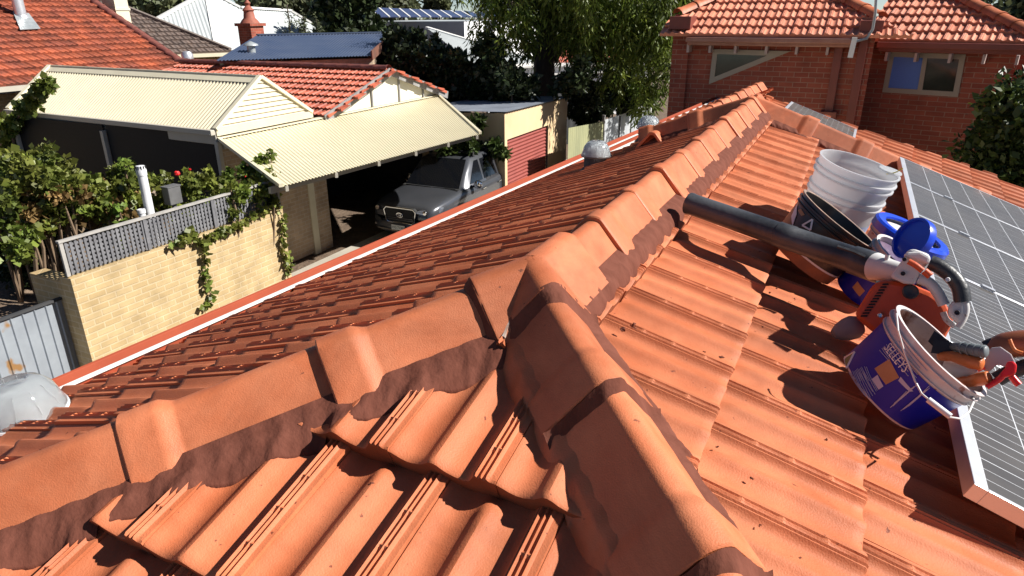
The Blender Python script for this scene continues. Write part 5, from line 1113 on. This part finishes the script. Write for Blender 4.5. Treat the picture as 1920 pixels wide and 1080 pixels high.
def panel(u0, u1, v0, v1, label, O=OP, A=EY, D=DR, N=NR, fw=.03, fu=.013):
    P = lambda u, v, h=0: O+A*u+D*v+N*h; c = P((u0+u1)/2, (v0+v1)/2); t = empty('solar_panel', tuple(c), label, 'solar panel', 'framed solar panels on the roof')
    mb = MB(); g_ = .003
    for a, b, c2, d in ((u0, u1, v0, v0+fw), (u0, u1, v1-fw, v1), (u0, u0+fu, v0+fw, v1-fw), (u1-fu, u1, v0+fw, v1-fw)):
        mb.slab([P(a+g_*(a == u0), c2, 0), P(b-g_*(b == u1), c2, 0), P(b-g_*(b == u1), d, 0), P(a+g_*(a == u0), d, 0)], -N*.04)
    mb.build('frame', M['alu'], t, bevel=.0015)
    mb = MB(); Q = [P(u0+fu, v0+fw, -.003), P(u1-fu, v0+fw, -.003), P(u1-fu, v1-fw, -.003), P(u0+fu, v1-fw, -.003)]; mb.poly(Q); o = mb.build('glass', M['pv'], t, recalc=False)
    uv = o.data.uv_layers.new(name='UVMap'); 
    for i, q in enumerate(((0, 0), (1, 0), (1, 1), (0, 1))): uv.data[i].uv = q
    mb = MB(); mb.slab([q-N*.03 for q in Q], -N*.004); mb.build('backsheet', M['white'], t)
    return t
ue = [.03, .81, 1.60, 2.385, 3.165, 3.945]
pls = ['nearest solar panel, its white frame corner at the lower right', 'solar panel beside the leaf blower, second nearest of the row', 'solar panel behind the blue lids, third of the row', 'solar panel right of the clear bucket, fourth of the row', 'farthest solar panel of the row, along the capped verge']
for i in range(5): panel(ue[i], ue[i+1], 1.045, 2.63, pls[i])
railt = None
for v in (1.45, 2.25):
    mb = MB(); mb.bar(OP+EY*.0+DR*v-NR*.062, OP+EY*3.97+DR*v-NR*.062, .04, .04, NR); mb.build('mounting_rail', M['alu'], house)
for u in ue[1:-1]:
    for v in (1.30, 2.0):
        mb = MB(); mb.box(OP+EY*u+DR*v+NR*.004, (.02, .05, .006), (EY, DR, NR)); mb.build('panel_clamp', M['alu'], house)
a_, b_, c_ = on_plane(1484, 190, O2+N2*.15, N2), on_plane(1466, 207, O2+N2*.15, N2), on_plane(1620, 262, O2+N2*.15, N2)
Ap = (a_-b_).normalized(); Ap = V(Ap.x, Ap.y, Ap.z); Dp = N2.cross(Ap).normalized(); Dp = Dp if Dp.x > 0 else -Dp; wA = (a_-b_).length
panel(-.75, wA, 0, .85, 'small solar panel beyond the capped verge, on the farther roof', O=b_, A=Ap, D=Dp, N=N2)

# ------------------------------------------------------------------ buckets
def height(P): return (P-J).dot(NR)
def contact(pts, minh):
    for q in pts:
        v = (q-OP).dot(DR); u = (q-OP).dot(EY)
        lim = minh
        if v > 1.03 and -.0 < u < 3.96: lim = max(lim, (OP-J).dot(NR)+.002)
        if height(q) < lim: return True
    return False
def solve_pail(bpx, rpx_c, rim_px, len_r, r0f=.84, minh=.045, tilt=.22, d0=1.2):
    """find how far away a pail stands so that it just touches the tiles or the panel; sizes follow from its size in the picture"""
    d = d0; rr = ray(*rpx_c).normalized(); rb = ray(*bpx).normalized()
    while d < 5:
        Bc = EYE+rb*d; lo, hi = d*.6, d*1.5; c0 = d*rb.dot(rr)
        for _ in range(40):                            # slide the rim along its sight line until the pail leans tilt towards the eye
            k = (lo+hi)/2; Rc = EYE+rr*k; ax = (Rc-Bc).normalized()
            if -ax.dot(rr) > tilt: lo = k
            else: hi = k
        dz = (Rc-EYE).dot(Fv); cosr = rr.dot(Fv)
        r1 = rim_px/2/FPX*dz*(.5+.5*cosr); a = ax.orthogonal().normalized(); b = ax.cross(a)
        pts = [C_+(a*math.cos(t)+b*math.sin(t))*r for C_, r in ((Bc, r1*r0f), (Rc, r1*1.03), ((Bc+Rc)/2, r1*(1+r0f)/2)) for t in np.linspace(0, 6.28, 24)]
        if contact(pts, minh): break
        d += .01
    return Bc, Rc, ax, r1*r0f, r1
class Pail:
    def __init__(s, name, label, bpx, rpx, rim_px, len_r, mbody, prof, minside=None, r0f=.84, inner=None, cat='bucket', group=None, tilt=.22, minh=.045, wall=.006, **kw):
        s.B, s.R, s.ax, s.r0, s.r1 = solve_pail(bpx, rpx, rim_px, len_r, r0f, tilt=tilt, minh=minh); s.L = (s.R-s.B).length
        s.e1 = (EYE-(s.B+s.R)/2); s.e1 = (s.e1-s.ax*s.e1.dot(s.ax)).normalized(); s.e2 = s.ax.cross(s.e1)
        s.t = empty(name, tuple(s.B), label, cat, group)
        out = [(0, 0), (s.r0*.97, 0), (s.r0, .004/s.L)]+[((s.r0+(s.r1-s.r0)*h)+o, h) for h, o in prof]
        s.h1 = 1.0
        inn = [(s.r1-wall, 1.0), (s.r0+(s.r1-s.r0)*.5-wall, .5), (s.r0-wall, .03), (0, .03)]
        mb = MB(); mb.lathe2 = None
        rings = [[s.B+s.ax*(s.L*h)+(s.e1*math.cos(t)+s.e2*math.sin(t))*r for t in np.linspace(0, 2*math.pi, 49)[:-1]] for r, h in out+inn]
        mb.loft(rings, True, False); s.body = mb.build('body', mbody, s.t, 'x', ang=45)
    def pt(s, th, h, off=.0015): r = s.r0+(s.r1-s.r0)*h+off; return s.B+s.ax*(s.L*h)+(s.e1*math.cos(th)+s.e2*math.sin(th))*r
    def band(s, h0, h1, m_, name, off=.0012, th0=0, th1=2*math.pi, n=48, parent=None):
        mb = MB(); mb.loft([[s.pt(t, h, off) for t in np.linspace(th0, th1, n+1)] for h in np.linspace(h0, h1, 6)], False, False); return mb.build(name, m_, parent or s.body, 'all', recalc=False)
    def inv(s, px, py):
        best = None
        for th in np.linspace(-1.5, 1.5, 91):
            for h in np.linspace(0, 1, 51):
                q = s.pt(th, h)-EYE; z = q.dot(Fv); x, y = 960+FPX*q.dot(Rv)/z, 540-FPX*q.dot(Uv)/z; e = (x-px)**2+(y-py)**2
                if best is None or e < best[0]: best = (e, th, h)
        return best[1], best[2]
    def patch(s, pts, m_, name, off=.0025, parent=None, n=6):
        Q = [s.inv(*p) for p in pts]; mb = MB(); q00, q10, q11, q01 = [np.array(q) for q in Q]
        g = lambda u, v: s.pt(*((q00*(1-u)+q10*u)*(1-v)+(q01*(1-u)+q11*u)*v), off)
        mb.loft([[g(i/n, j/n) for i in range(n+1)] for j in range(n+1)], False, False); return mb.build(name, m_, parent or s.body, 'all', recalc=False)
M['pailblue'] = mat('blue_label_film', (.006, .010, .27), .4, c2=(.008, .014, .34), ns=4, spec=.3)
M['pailwhite'] = mat('stained_white_plastic', (.62, .56, .56), .42, c2=(.50, .42, .41), ns=9, speck=(24, .66, (.28, .12, .09)), bump=.1, bs=40)
M['paste'] = mat('dried_brown_paste', (.13, .04, .025), .7, c2=(.42, .33, .30), ns=9, namt=.08, bump=.8, bs=25, bd=.01)
M['ink'] = mat('pale_print', (.42, .44, .62), .5); M['inkw'] = mat('white_print', (.72, .72, .74), .5)
M['card'] = mat('tan_print', (.42, .24, .12), .6, c2=(.34, .18, .09), ns=18); M['green'] = mat('olive_print', (.16, .20, .08), .6)
M['wire'] = mat('white_wire', (.70, .69, .67), .4)
PR1 = [(.0, .0), (.03, .0), (.73, .0), (.74, .001), (.75, .006), (.765, .006), (.775, .001), (.87, .001), (.88, .008), (.90, .009), (.915, .002), (.98, .002), (.985, .006), (1.0, .006)]
bp1 = Pail('bucket', 'blue and white tub full of roofing tools leaning on the nearest solar panel', (1650, 733), (1764, 654), 222, .60, M['pailwhite'], PR1, r0f=.87, tilt=.20)
lab = bp1.band(.03, .725, M['pailblue'], 'label')
mb = MB(); mb.loft([[bp1.B+bp1.ax*(bp1.L*h)+(bp1.e1*math.cos(t)+bp1.e2*math.sin(t))*(bp1.r0+(bp1.r1-bp1.r0)*h-.008) for t in np.linspace(0, 6.2832, 41)] for h in (.06, .5, .985)], False, False); mb.build('paste_lining', M['paste'], bp1.body, 'all')
mb = MB(); rr_ = bp1.r0-.012; mb.loft([[bp1.B+bp1.ax*(bp1.L*.45)+(bp1.e1*math.cos(t)+bp1.e2*math.sin(t))*rr_*1.0 for t in np.linspace(0, 6.2832, 41)[:-1]]], True, False); mb.f = [tuple(range(40))]; mb.build('paste', M['paste'], bp1.body)
bp1.patch([(1640, 690), (1668, 672), (1688, 708), (1662, 722)], M['card'], 'printed_picture', parent=lab)
bp1.patch([(1577, 672), (1603, 660), (1590, 684), (1588, 688)], M['green'], 'printed_emblem', parent=lab)
for (a, b) in (((1577, 671), (1604, 660)), ((1604, 660), (1588, 692)), ((1588, 692), (1577, 671))):
    A, B_ = bp1.pt(*bp1.inv(*a), .0035), bp1.pt(*bp1.inv(*b), .0035); mb = MB(); mb.bar(A, B_, .0045, .001, bp1.e1); mb.build('emblem_border', M['inkw'], lab)
mb = MB(); rg = random.Random(4)
def para(x0, y0, dx, dy, lx, ly, k, w=.0011):
    for i in range(k):
        a = (x0+dx*i, y0+dy*i); f = rg.uniform(.75, 1); b = (a[0]+lx*f, a[1]+ly*f); qa, qb = bp1.inv(*a), bp1.inv(*b); pts = [bp1.pt(qa[0]+(qb[0]-qa[0])*t, qa[1]+(qb[1]-qa[1])*t, .0025) for t in np.linspace(0, 1, 5)]; mb.tube(pts, w, 4, False)
para(1586, 702, 3.2, -1.2, 26, 54, 13, .0008); para(1604, 694, 3, -1.2, 14, 26, 5, .0008); para(1650, 655, 3, -2, 18, 24, 5, .0008); para(1690, 770, 3, -2.4, 44, -38, 7, .0007); para(1662, 652, 4.6, -3.0, 48, 62, 7, .0009); para(1668, 764, 5, -4, 36, -34, 5, .0009) 
mb.build('fine_print', M['ink'], lab)
bp1.patch([(1634, 712), (1645, 704), (1658, 724), (1648, 732)], M['ink'], 'printed_panel', parent=lab); bp1.patch([(1684, 712), (1690, 707), (1712, 732), (1704, 735)], M['ink'], 'printed_panel', parent=lab)
A, B_ = bp1.inv(1676, 640), bp1.inv(1708, 690)
def wrapt(x, y): 
    Lt = .115; t = x/Lt+.5; th = A[0]+(B_[0]-A[0])*t; h = .655; return bp1.pt(th, h+y/bp1.L, .003)
text('SELLEYS', 'lettering', M['inkw'], lab, .034, None, None, None, wrap=wrapt)
# bail handle
def wirepath(pts, d, r, name, m_, parent, n=8): mb = MB(); mb.tube([at_r(x, y, dd) for (x, y), dd in zip(pts, d)], r, n); return mb.build(name, m_, parent, True)
dB = (bp1.R-EYE).length; dM = ((bp1.B+bp1.R)/2-EYE).length-bp1.r1
w_ = wirepath([(1681, 588), (1684, 620), (1697, 665), (1716, 715), (1728, 738), (1742, 750), (1757, 765), (1779, 782), (1800, 785), (1817, 772), (1825, 755), (1825, 742)], [dB-.11, dB-.15, dM-.012, dM-.02, dM-.03, dM-.04, dM-.04, dM-.04, dM-.03, dM+.0, dM+.03, dB-.03], .0024, 'handle_wire', M['wire'], bp1.t)
wirepath([(1740, 749), (1782, 781)], [dM-.04, dM-.04], .0075, 'handle_grip', M['pvc'], w_, 12)

# black pail tipping towards the ridge
M['pailblack'] = mat('black_pail_plastic', (.018, .017, .018), .4, c2=(.03, .026, .026), ns=8, coat=.2)
M['pailorange'] = mat('dirty_orange_base', (.42, .15, .06), .75, c2=(.20, .09, .05), ns=7, bump=.4, bs=30)
PR2 = [(.0, .0), (.5, 0), (.80, .0), (.82, .007), (.835, .007), (.85, .001), (.88, .001), (.90, .009), (.93, .009), (.94, .002), (.98, .002), (.985, .006), (1.0, .006)]
bp2 = Pail('bucket', 'black pail tipped over behind the blower tube, orange dirt on its base', (1500, 486), (1575, 411), 172, .80, M['pailblack'], PR2, r0f=.85, tilt=.12)
bp2.band(.0, .20, M['pailorange'], 'stained_base'); bp2.band(.20, .235, M['inkw'], 'white_band')
bp2.patch([(1484, 405), (1496, 380), (1493, 402), (1487, 425)], M['inkw'], 'label_corner')
bp2.patch([(1497, 394), (1502, 392), (1509, 402), (1503, 405)], M['card'], 'printed_badge')
mb = MB()
for a, b in (((1504, 422), (1524, 410)), ((1524, 410), (1521, 432)), ((1521, 432), (1504, 422))): mb.bar(bp2.pt(*bp2.inv(*a), .003), bp2.pt(*bp2.inv(*b), .003), .006, .001, bp2.e1)
mb.build('printed_emblem', M['inkw'], bp2.body)
mb = MB(); mb.lathe(bp2.R, bp2.ax, [(bp2.r1+.006, -.0), (bp2.r1+.007, .002), (bp2.r1+.001, .003), (bp2.r1-.004, .001)], 48); M['rimdust'] = mat('dusty_rim', (.34, .22, .16), .7, c2=(.08, .06, .05), ns=22); mb.build('rim', M['rimdust'], bp2.body, True)

# clear bucket
mt = mat('cloudy_clear_plastic', (.78, .79, .80), .25, c2=(.62, .62, .63), ns=6, spec=.5); M['pailclear'] = mt; mt.node_tree.nodes['Principled BSDF'].inputs['Transmission Weight'].default_value = .25
n_ = mt.node_tree.nodes; tl_ = n_.new('ShaderNodeBsdfTranslucent'); tl_.inputs[0].default_value = (.75, .76, .78, 1); ms = n_.new('ShaderNodeMixShader'); ms.inputs[0].default_value = .4
mt.node_tree.links.new(n_['Principled BSDF'].outputs[0], ms.inputs[1]); mt.node_tree.links.new(tl_.outputs[0], ms.inputs[2]); mt.node_tree.links.new(ms.outputs[0], n_['Material Output'].inputs[0])
PR3 = [(.0, .0), (.45, .0), (.52, .001), (.53, .009), (.545, .009), (.555, .001), (.60, .001), (.61, .010), (.63, .010), (.64, .001), (.78, .001), (.79, .011), (.81, .011), (.82, .001), (.86, .001), (.87, .011), (.89, .011), (.90, .002), (.985, .002), (.99, .006), (1.0, .006)]
bp3 = Pail('bucket', 'empty cloudy clear bucket, farthest of the pails, near the far solar panels', (1550, 433), (1612, 309), 152, .96, M['pailclear'], PR3, r0f=.86, wall=.003)
mb = MB(); c_ = bp3.R-bp3.ax*.02; mb.lathe(at_r(1668, 322, (bp3.R-EYE).length-.02), bp3.ax, [(0, 0), (.045, 0), (.047, .004), (.045, .008), (0, .008)], 24); tag(mb.build('clear_scoop', M['pailclear'], None, True), 'small clear plastic dish resting in the mouth of the clear bucket', 'dish')
mb = MB(); dd = (bp3.R-EYE).length-.06; mb.tube([at_r(x, y, dd) for x, y in ((1662, 326), (1672, 325), (1682, 322), (1693, 315))], .0022, 5); M['yell'] = mat('yellow_cord', (.8, .62, .03), .5); tag(mb.build('cord', M['yell'], None, True), 'short bright yellow cord end poking from the clear bucket', 'cord')
bp3.band(.0, .30, M['pailblue'] if False else mat('faded_blue_print', (.06, .20, .55), .4, c2=(.55, .58, .62), ns=14), 'printed_label', th0=.2, th1=1.6)
# small pails with blue lids
M['lidblue'] = mat('bright_blue_lid', (.006, .045, .55), .3, c2=(.01, .06, .62), ns=9, coat=.3)
bp4 = Pail('bucket', 'white tub with a bright blue ring lid, between the clear bucket and the panels', (1656, 508), (1708, 440), 142, .62, M['pailwhite'], PR1, r0f=.88)
mb = MB(); mb.lathe(bp4.R, bp4.ax, [(bp4.r1-.028, .004), (bp4.r1-.026, .012), (bp4.r1+.002, .014), (bp4.r1+.010, .006), (bp4.r1+.010, -.022), (bp4.r1+.004, -.022)], 48); mb.build('lid_ring', M['lidblue'], bp4.body, True)
mb = MB(); mb.lathe(bp4.R, bp4.ax, [(0, -.012), (bp4.r1-.02, -.010)], 40); mb.build('inner_lid', M['pailwhite'], bp4.body, True)
bp4.band(.03, .5, M['pailblue'], 'label')
bp5 = Pail('bucket', 'small white tub of purple paste with a blue lid standing in it, behind the blower', (1604, 547), (1686, 474), 98, 1.0, M['pailwhite'], PR1, r0f=.9, minh=.05, tilt=.32)
bp5.band(.0, .62, M['pailblue'], 'label'); bp5.patch([(1598, 538), (1608, 528), (1622, 546), (1612, 556)], M['card'], 'printed_picture')
mb = MB(); M['purple'] = mat('purple_paste', (.05, .03, .10), .4, c2=(.16, .10, .14), ns=12, bump=.6, bs=30); mb.lathe(bp5.R-bp5.ax*.02, bp5.ax, [(0, 0), (bp5.r1-.008, 0)], 30); mb.build('paste', M['purple'], bp5.body)
dL = (bp5.R-EYE).length-.05; cL = at_r(1713, 449, dL); axl = (ray(1713, 446).normalized()*-.45+Rv*.75+Uv*.25).normalized(); rl = 36/FPX*dL
mb = MB(); axd = (Rv*-.84+Uv*.42-ray(1713, 446).normalized()*.34).normalized(); mb.lathe(cL, axd, [(0, .004), (rl*.86, .004), (rl*.88, .014), (rl*.98, .014), (rl, .006), (rl*.99, -.012), (rl*.93, -.012), (rl*.92, -.002), (0, -.002)], 44)
tag(mb.build('round_lid', M['lidblue'], None, True), 'bright blue round lid standing on edge above the blower handle', 'lid')
# wire by the pails
mb = MB(); mb.tube([at_r(x, y, (bp2.R-EYE).length-.05) for x, y in ((1612, 478), (1620, 468), (1634, 456), (1640, 450))], .002, 5); mb.build('handle_wire', M['wire'], bp2.t)

# ------------------------------------------------------------------ leaf blower
dBl = 2.30
blow = empty('leaf_blower', tuple(at_r(1700, 570, dBl)), 'orange and white leaf blower, its long black tube reaching to the ridge', 'leaf blower')
M['orange'] = mat('orange_plastic', (.55, .085, .02), .4, c2=(.48, .07, .018), ns=9, bump=.1, bs=80); M['bwhite'] = mat('scuffed_white_plastic', (.66, .65, .63), .4, c2=(.52, .50, .49), ns=8, speck=(40, .7, (.35, .25, .2)))
def plate(pts, d, th, name, m_, parent, bev=.006, dz=None):
    F_ = [at_r(x, y, d+(dz[i] if dz else 0)) for i, (x, y) in enumerate(pts)]; c = sum(F_, V(0, 0, 0))/len(F_); mb = MB(); mb.slab(F_, (c-EYE).normalized()*th); return mb.build(name, m_, parent, False, bevel=bev)
P0 = at_r(1291, 381, 2.60); P1 = at_r(1560, 474, 2.46); P1b = at_r(1468, 440, 2.50); P2 = at_r(1655, 506, 2.38); rt = .040
ax = (P2-P0).normalized()
mb = MB(); Lt = (P2-P0).length; e_ = ax.orthogonal().normalized(); f_ = ax.cross(e_)
def ringt(s, r): return [P0+ax*(s*Lt)+(e_*math.cos(t)+f_*math.sin(t))*r for t in np.linspace(0, 2*math.pi, 33)[:-1]]
M['tubeblk'] = mat('scuffed_black_tube', (.022, .024, .028), .38, c2=(.07, .073, .08), ns=5, namt=.1, bump=.12, bs=60, stretch=(1, 1, 1))
mb.loft([ringt(s, r) for s, r in ((.0, rt*.9), (0, rt*1.0), (.012, rt*1.03), (.03, rt*.98), (.50, rt*.99), (.503, rt*1.06), (.58, rt*1.06), (.583, rt*1.02), (.86, rt*1.03), (.865, rt*1.12), (.985, rt*1.15), (1, rt*1.1))], True, False)
mb.loft([ringt(s, r) for s, r in ((0, rt*.9), (.3, rt*.88))], True, False)
tb_ = mb.build('blower_tube', M['tubeblk'], blow, 'x', ang=50)
mb = MB(); mb.tube([at_r(x, y, 2.33) for x, y in ((1570, 462), (1600, 472), (1622, 482))], .006, 6); mb.build('tube_seam', M['tubeblk'], tb_, True)
mb = MB(); a, b = at_r(1641, 500, 2.37), at_r(1700, 515, 2.30); mb.tube([a, a.lerp(b, .4), b], .05, 24, rs=[.044, .034, .028]); mb.build('nozzle_elbow', M['bwhite'], blow, True)
mb = MB(); mb.tube([at_r(1662, 488, 2.33), at_r(1665, 478, 2.33)], .007, 10); mb.build('latch', M['bwhite'], blow, True)
hous = plate([(1607, 598), (1602, 588), (1632, 540), (1642, 528), (1662, 524), (1705, 530), (1748, 548), (1772, 566), (1790, 600), (1770, 640), (1715, 650), (1660, 640), (1630, 618)], 2.24, .16, 'housing', M['orange'], blow, .014)
for k in range(12):
    x = 1616+k*3.7; y = 592-k*5.4; plate([(x-3, y+2), (x-1.5, y-1), (x+11-k*.2, y-1.5), (x+10, y+2)], 2.236, .012, 'vent_slot', M['dark'], hous, 0)
plate([(1668, 520), (1694, 484), (1700, 470), (1712, 466), (1742, 476), (1746, 488), (1730, 505), (1716, 534), (1694, 532)], 2.20, .09, 'gear_cover', M['bwhite'], blow, .012)
plate([(1692, 480), (1700, 473), (1728, 472), (1746, 482), (1742, 497), (1722, 489)], 2.175, .07, 'handle_mount', M['bwhite'], blow, .012)
def arc(pts, d, r, name, m_, parent, rs=None):
    P = [at_r(x, y, dd) for (x, y), dd in zip(pts, d if hasattr(d, '__len__') else [d]*len(pts))]; Q = []
    for i in range(len(P)-1):
        p0, p1, p2, p3 = P[max(i-1, 0)], P[i], P[i+1], P[min(i+2, len(P)-1)]
        for t in np.linspace(0, 1, 6)[:-1]: Q.append(.5*((2*p1)+(p2-p0)*t+(2*p0-5*p1+4*p2-p3)*t*t+(3*p1-p0-3*p2+p3)*t**3))
    Q.append(P[-1]); mb = MB(); mb.tube(Q, r, 14); return mb.build(name, m_, parent, True)
hd_ = arc([(1743, 492), (1762, 500), (1785, 518), (1800, 540), (1805, 566)], 2.20, .021, 'handle', M['black'], blow)
arc([(1808, 560), (1812, 580), (1806, 600), (1796, 614)], 2.20, .008, 'handle_foot', M['bwhite'], blow)
plate([(1778, 572), (1792, 560), (1812, 562), (1812, 588), (1800, 610), (1776, 592)], 2.19, .05, 'handle_bracket', M['bwhite'], blow, .01)
arc([(1722, 522), (1742, 530), (1758, 548), (1770, 572)], 2.215, .015, 'fan_guard', M['bwhite'], blow)
arc([(1790, 612), (1775, 600), (1768, 585)], 2.24, .008, 'lower_bar', M['bwhite'], blow)
arc([(1703, 490), (1716, 497), (1730, 508)], 2.15, .008, 'trigger', M['orange'], blow); arc([(1733, 508), (1745, 518)], 2.17, .010, 'spring', M['orange'], blow)
for (x, y, r, d, m_, nm) in ((1707, 547, .021, 2.215, M['black'], 'knob'), (1650, 591, .008, 2.235, M['chrome'], 'screw'), (1693, 513, .006, 2.195, M['inkdark'], 'screw'), (1696, 486, .006, 2.17, M['inkdark'], 'screw'), (1795, 586, .007, 2.185, M['inkdark'], 'screw'), (1777, 524, .006, 2.175, M['inkw'], 'screw')):
    c = at_r(x, y, d); mb = MB(); mb.lathe(c, (EYE-c).normalized(), [(r, -.02), (r, .004), (r*.8, .007), (r*.4, .004), (0, .004)], 18); mb.build(nm, m_, blow, True)
c = at_r(1594, 618, 2.30); mb = MB(); e1 = Rv; mb.lathe(c-Rv*.045-Uv*.012, (Rv*.85+Uv*.3).normalized(), [(0, -.01), (.014, -.006), (.026, .012), (.034, .035), (.036, .06), (.028, .078), (0, .085)], 22); mb.build('fuel_cap', M['bwhite'] if False else mat('dusty_grey_plastic', (.30, .26, .25), .55, c2=(.24, .20, .19), ns=9), blow, True)

# ------------------------------------------------------------------ tools standing in the blue tub
dT = (bp1.R-EYE).length-.03
M['orhandle'] = mat('orange_rubber_grip', (.60, .17, .04), .45, c2=(.52, .13, .03), ns=12, bump=.2, bs=120); M['redpl'] = mat('red_plastic', (.62, .012, .012), .3, coat=.3); M['greygrip'] = mat('grey_ribbed_rubber', (.10, .12, .13), .5, c2=(.14, .16, .17), ns=10)
def handle(name, label, pts, d, rs, m_, cat, extra=None):
    P = [at_r(x, y, d+q) for x, y, q in pts]; t = empty(name, tuple(P[0]), label, cat); mb = MB(); n = 14; Q = []; R_ = []
    for i in range(len(P)-1):
        for k in np.linspace(0, 1, 7)[:-1]: Q.append(P[i].lerp(P[i+1], k)); R_.append(rs[i]+(rs[i+1]-rs[i])*k)
    Q.append(P[-1]); R_.append(rs[-1]); R_[-1] *= .35; Q.insert(-1, P[-1].lerp(P[-2], .08)); R_.insert(-1, rs[-1]*.85)
    mb.tube(Q, .01, 16, rs=R_); mb.build('handle', m_, t, 'all'); return t
t = handle('trowel', 'upper orange handled trowel lying across the mouth of the blue tub', [(1762, 668, .02), (1785, 668, 0), (1820, 678, -.02), (1844, 684, -.03)], dT, [.011, .013, .017, .0145], M['orhandle'], 'trowel')
plate([(1752, 636), (1800, 646), (1812, 655), (1768, 664), (1745, 662)], dT+.01, .003, 'blade', M['inkdark'], t, 0)
t = handle('trowel', 'lower orange handled trowel, its end over the rim of the blue tub', [(1790, 712, .05), (1815, 716, 0), (1838, 711, -.03), (1857, 707, -.04)], dT, [.011, .013, .016, .015], M['orhandle'], 'trowel')
plate([(1740, 690), (1790, 706), (1786, 718), (1745, 716)], dT+.06, .003, 'blade', M['alu'], t, 0)
t = handle('scraper', 'grey ribbed handled scraper pointing right out of the blue tub', [(1785, 650, .03), (1805, 652, .0), (1830, 657, -.02), (1852, 660, -.03)], dT-.01, [.010, .013, .0145, .0145], M['greygrip'], 'scraper')
for k in range(4): 
    c = at_r(1806+k*13, 652.5+k*2.2, dT-.02-.006*k); mb = MB(); mb.lathe(c, (at_r(1852, 660, dT-.04)-at_r(1785, 650, dT+.02)).normalized(), [(.0145, -.002), (.016, 0), (.0145, .002)], 16); mb.build('grip_ring', M['greygrip'], t, True)
plate([(1740, 640), (1752, 620), (1798, 652), (1790, 662), (1760, 660)], dT+.04, .003, 'blade', M['pailclear'] if False else M['inkdark'], t, 0)
# pink plastic filler blade / float behind the rim
plate_t = empty('plastic_float', tuple(at_r(1860, 670, dT)), 'translucent pale plastic float sticking out of the blue tub beside the red nozzle', 'float'); M['float'] = mat('pale_cloudy_plastic', (.52, .46, .47), .35, c2=(.42, .36, .37), ns=8)
plate([(1838, 690), (1850, 668), (1858, 652), (1876, 650), (1896, 664), (1905, 682), (1892, 690), (1870, 684), (1852, 700)], dT+.0, .006, 'blade', M['float'], plate_t, .002)
t = empty('bottle', tuple(at_r(1810, 690, dT)), 'white plastic bottle shoulder between the two orange trowel handles', 'bottle'); mb = MB(); a, b = at_r(1780, 688, dT+.05), at_r(1832, 700, dT+.01); mb.tube([a, a.lerp(b, .6), b], .02, 18, rs=[.026, .025, .006]); mb.build('body', M['pvc'], t, True)
t = empty('caulking_gun', tuple(at_r(1880, 700, dT)), 'red plastic nozzle and trigger hanging over the rim of the blue tub', 'spray nozzle')
plate([(1846, 727), (1850, 718), (1872, 704), (1884, 690), (1888, 678), (1900, 677), (1907, 684), (1905, 700), (1896, 706), (1880, 709), (1862, 722)], dT-.04, .02, 'body', M['redpl'], t, .004)
arc([(1897, 706), (1905, 716), (1911, 722)], dT-.03, .008, 'nozzle', M['redpl'], t); arc([(1880, 706), (1868, 716), (1850, 726)], dT-.05, .006, 'trigger', M['redpl'], t); arc([(1832, 694), (1840, 690), (1846, 688)], dT+.0, .006, 'clip', M['redpl'], t)
t = empty('angle_grinder', tuple(at_r(1890, 650, dT)), 'brown and black power tool at the right edge, behind the tools in the tub', 'power tool')
M['brownpl'] = mat('brown_orange_plastic', (.32, .10, .045), .35, c2=(.26, .08, .035), ns=9)
arc([(1862, 668), (1880, 652), (1902, 646), (1925, 644)], dT+.06, .033, 'body', M['brownpl'], t); arc([(1868, 712), (1890, 700), (1915, 690), (1940, 682)], dT+.05, .018, 'grip', M['black'], t); arc([(1852, 655), (1862, 650), (1872, 652)], dT+.06, .022, 'guard', M['inkdark'], t)
arc([(1893, 636), (1902, 655), (1918, 662)], dT+.02, .004, 'trim', M['orhandle'], t)
# bits of dried mortar and grit on the tiles
crumbs = [(1297, 718, .012), (1455, 540, .008), (1352, 672, .014), (1320, 661, .006), (1408, 897, .006), (1601, 840, .007), (1345, 838, .006), (1425, 985, .005), (1485, 1045, .006), (1550, 825, .006), (860, 690, .010), (848, 711, .007), (1170, 620, .014), (1188, 612, .013), (1490, 560, .006), (1430, 612, .005), (1360, 720, .005), (1500, 1046, .005), (700, 905, .006), (1060, 640, .006)]
crm = MB(); gg = np.random.default_rng(3)
for x, y, r in crumbs:
    nrm, off_ = (NR, J+NR*.03) if x > 1150 else (NN, J+NN*.035); c = on_plane(x, y, off_, nrm); r *= .5
    for q in range(3):
        cc = c+V(*gg.normal(0, r*.5, 3)); a = [V(*gg.normal(0, 1, 3)).normalized()*r*gg.uniform(.5, .9) for _ in range(6)]; mbv = [cc+v for v in (V(r, 0, 0), V(-r, 0, 0), V(0, r, 0), V(0, -r, 0), V(0, 0, r*.7), V(0, 0, -r*.7))]; mbv = [v+V(*gg.normal(0, r*.25, 3)) for v in mbv]
        crm.add(mbv, [(0, 2, 4), (2, 1, 4), (1, 3, 4), (3, 0, 4), (2, 0, 5), (1, 2, 5), (3, 1, 5), (0, 3, 5)])
tag(crm.build('mortar_crumbs', M['mortar']), 'dark crumbs of dried mortar scattered on the orange tiles', 'debris', kind='stuff')
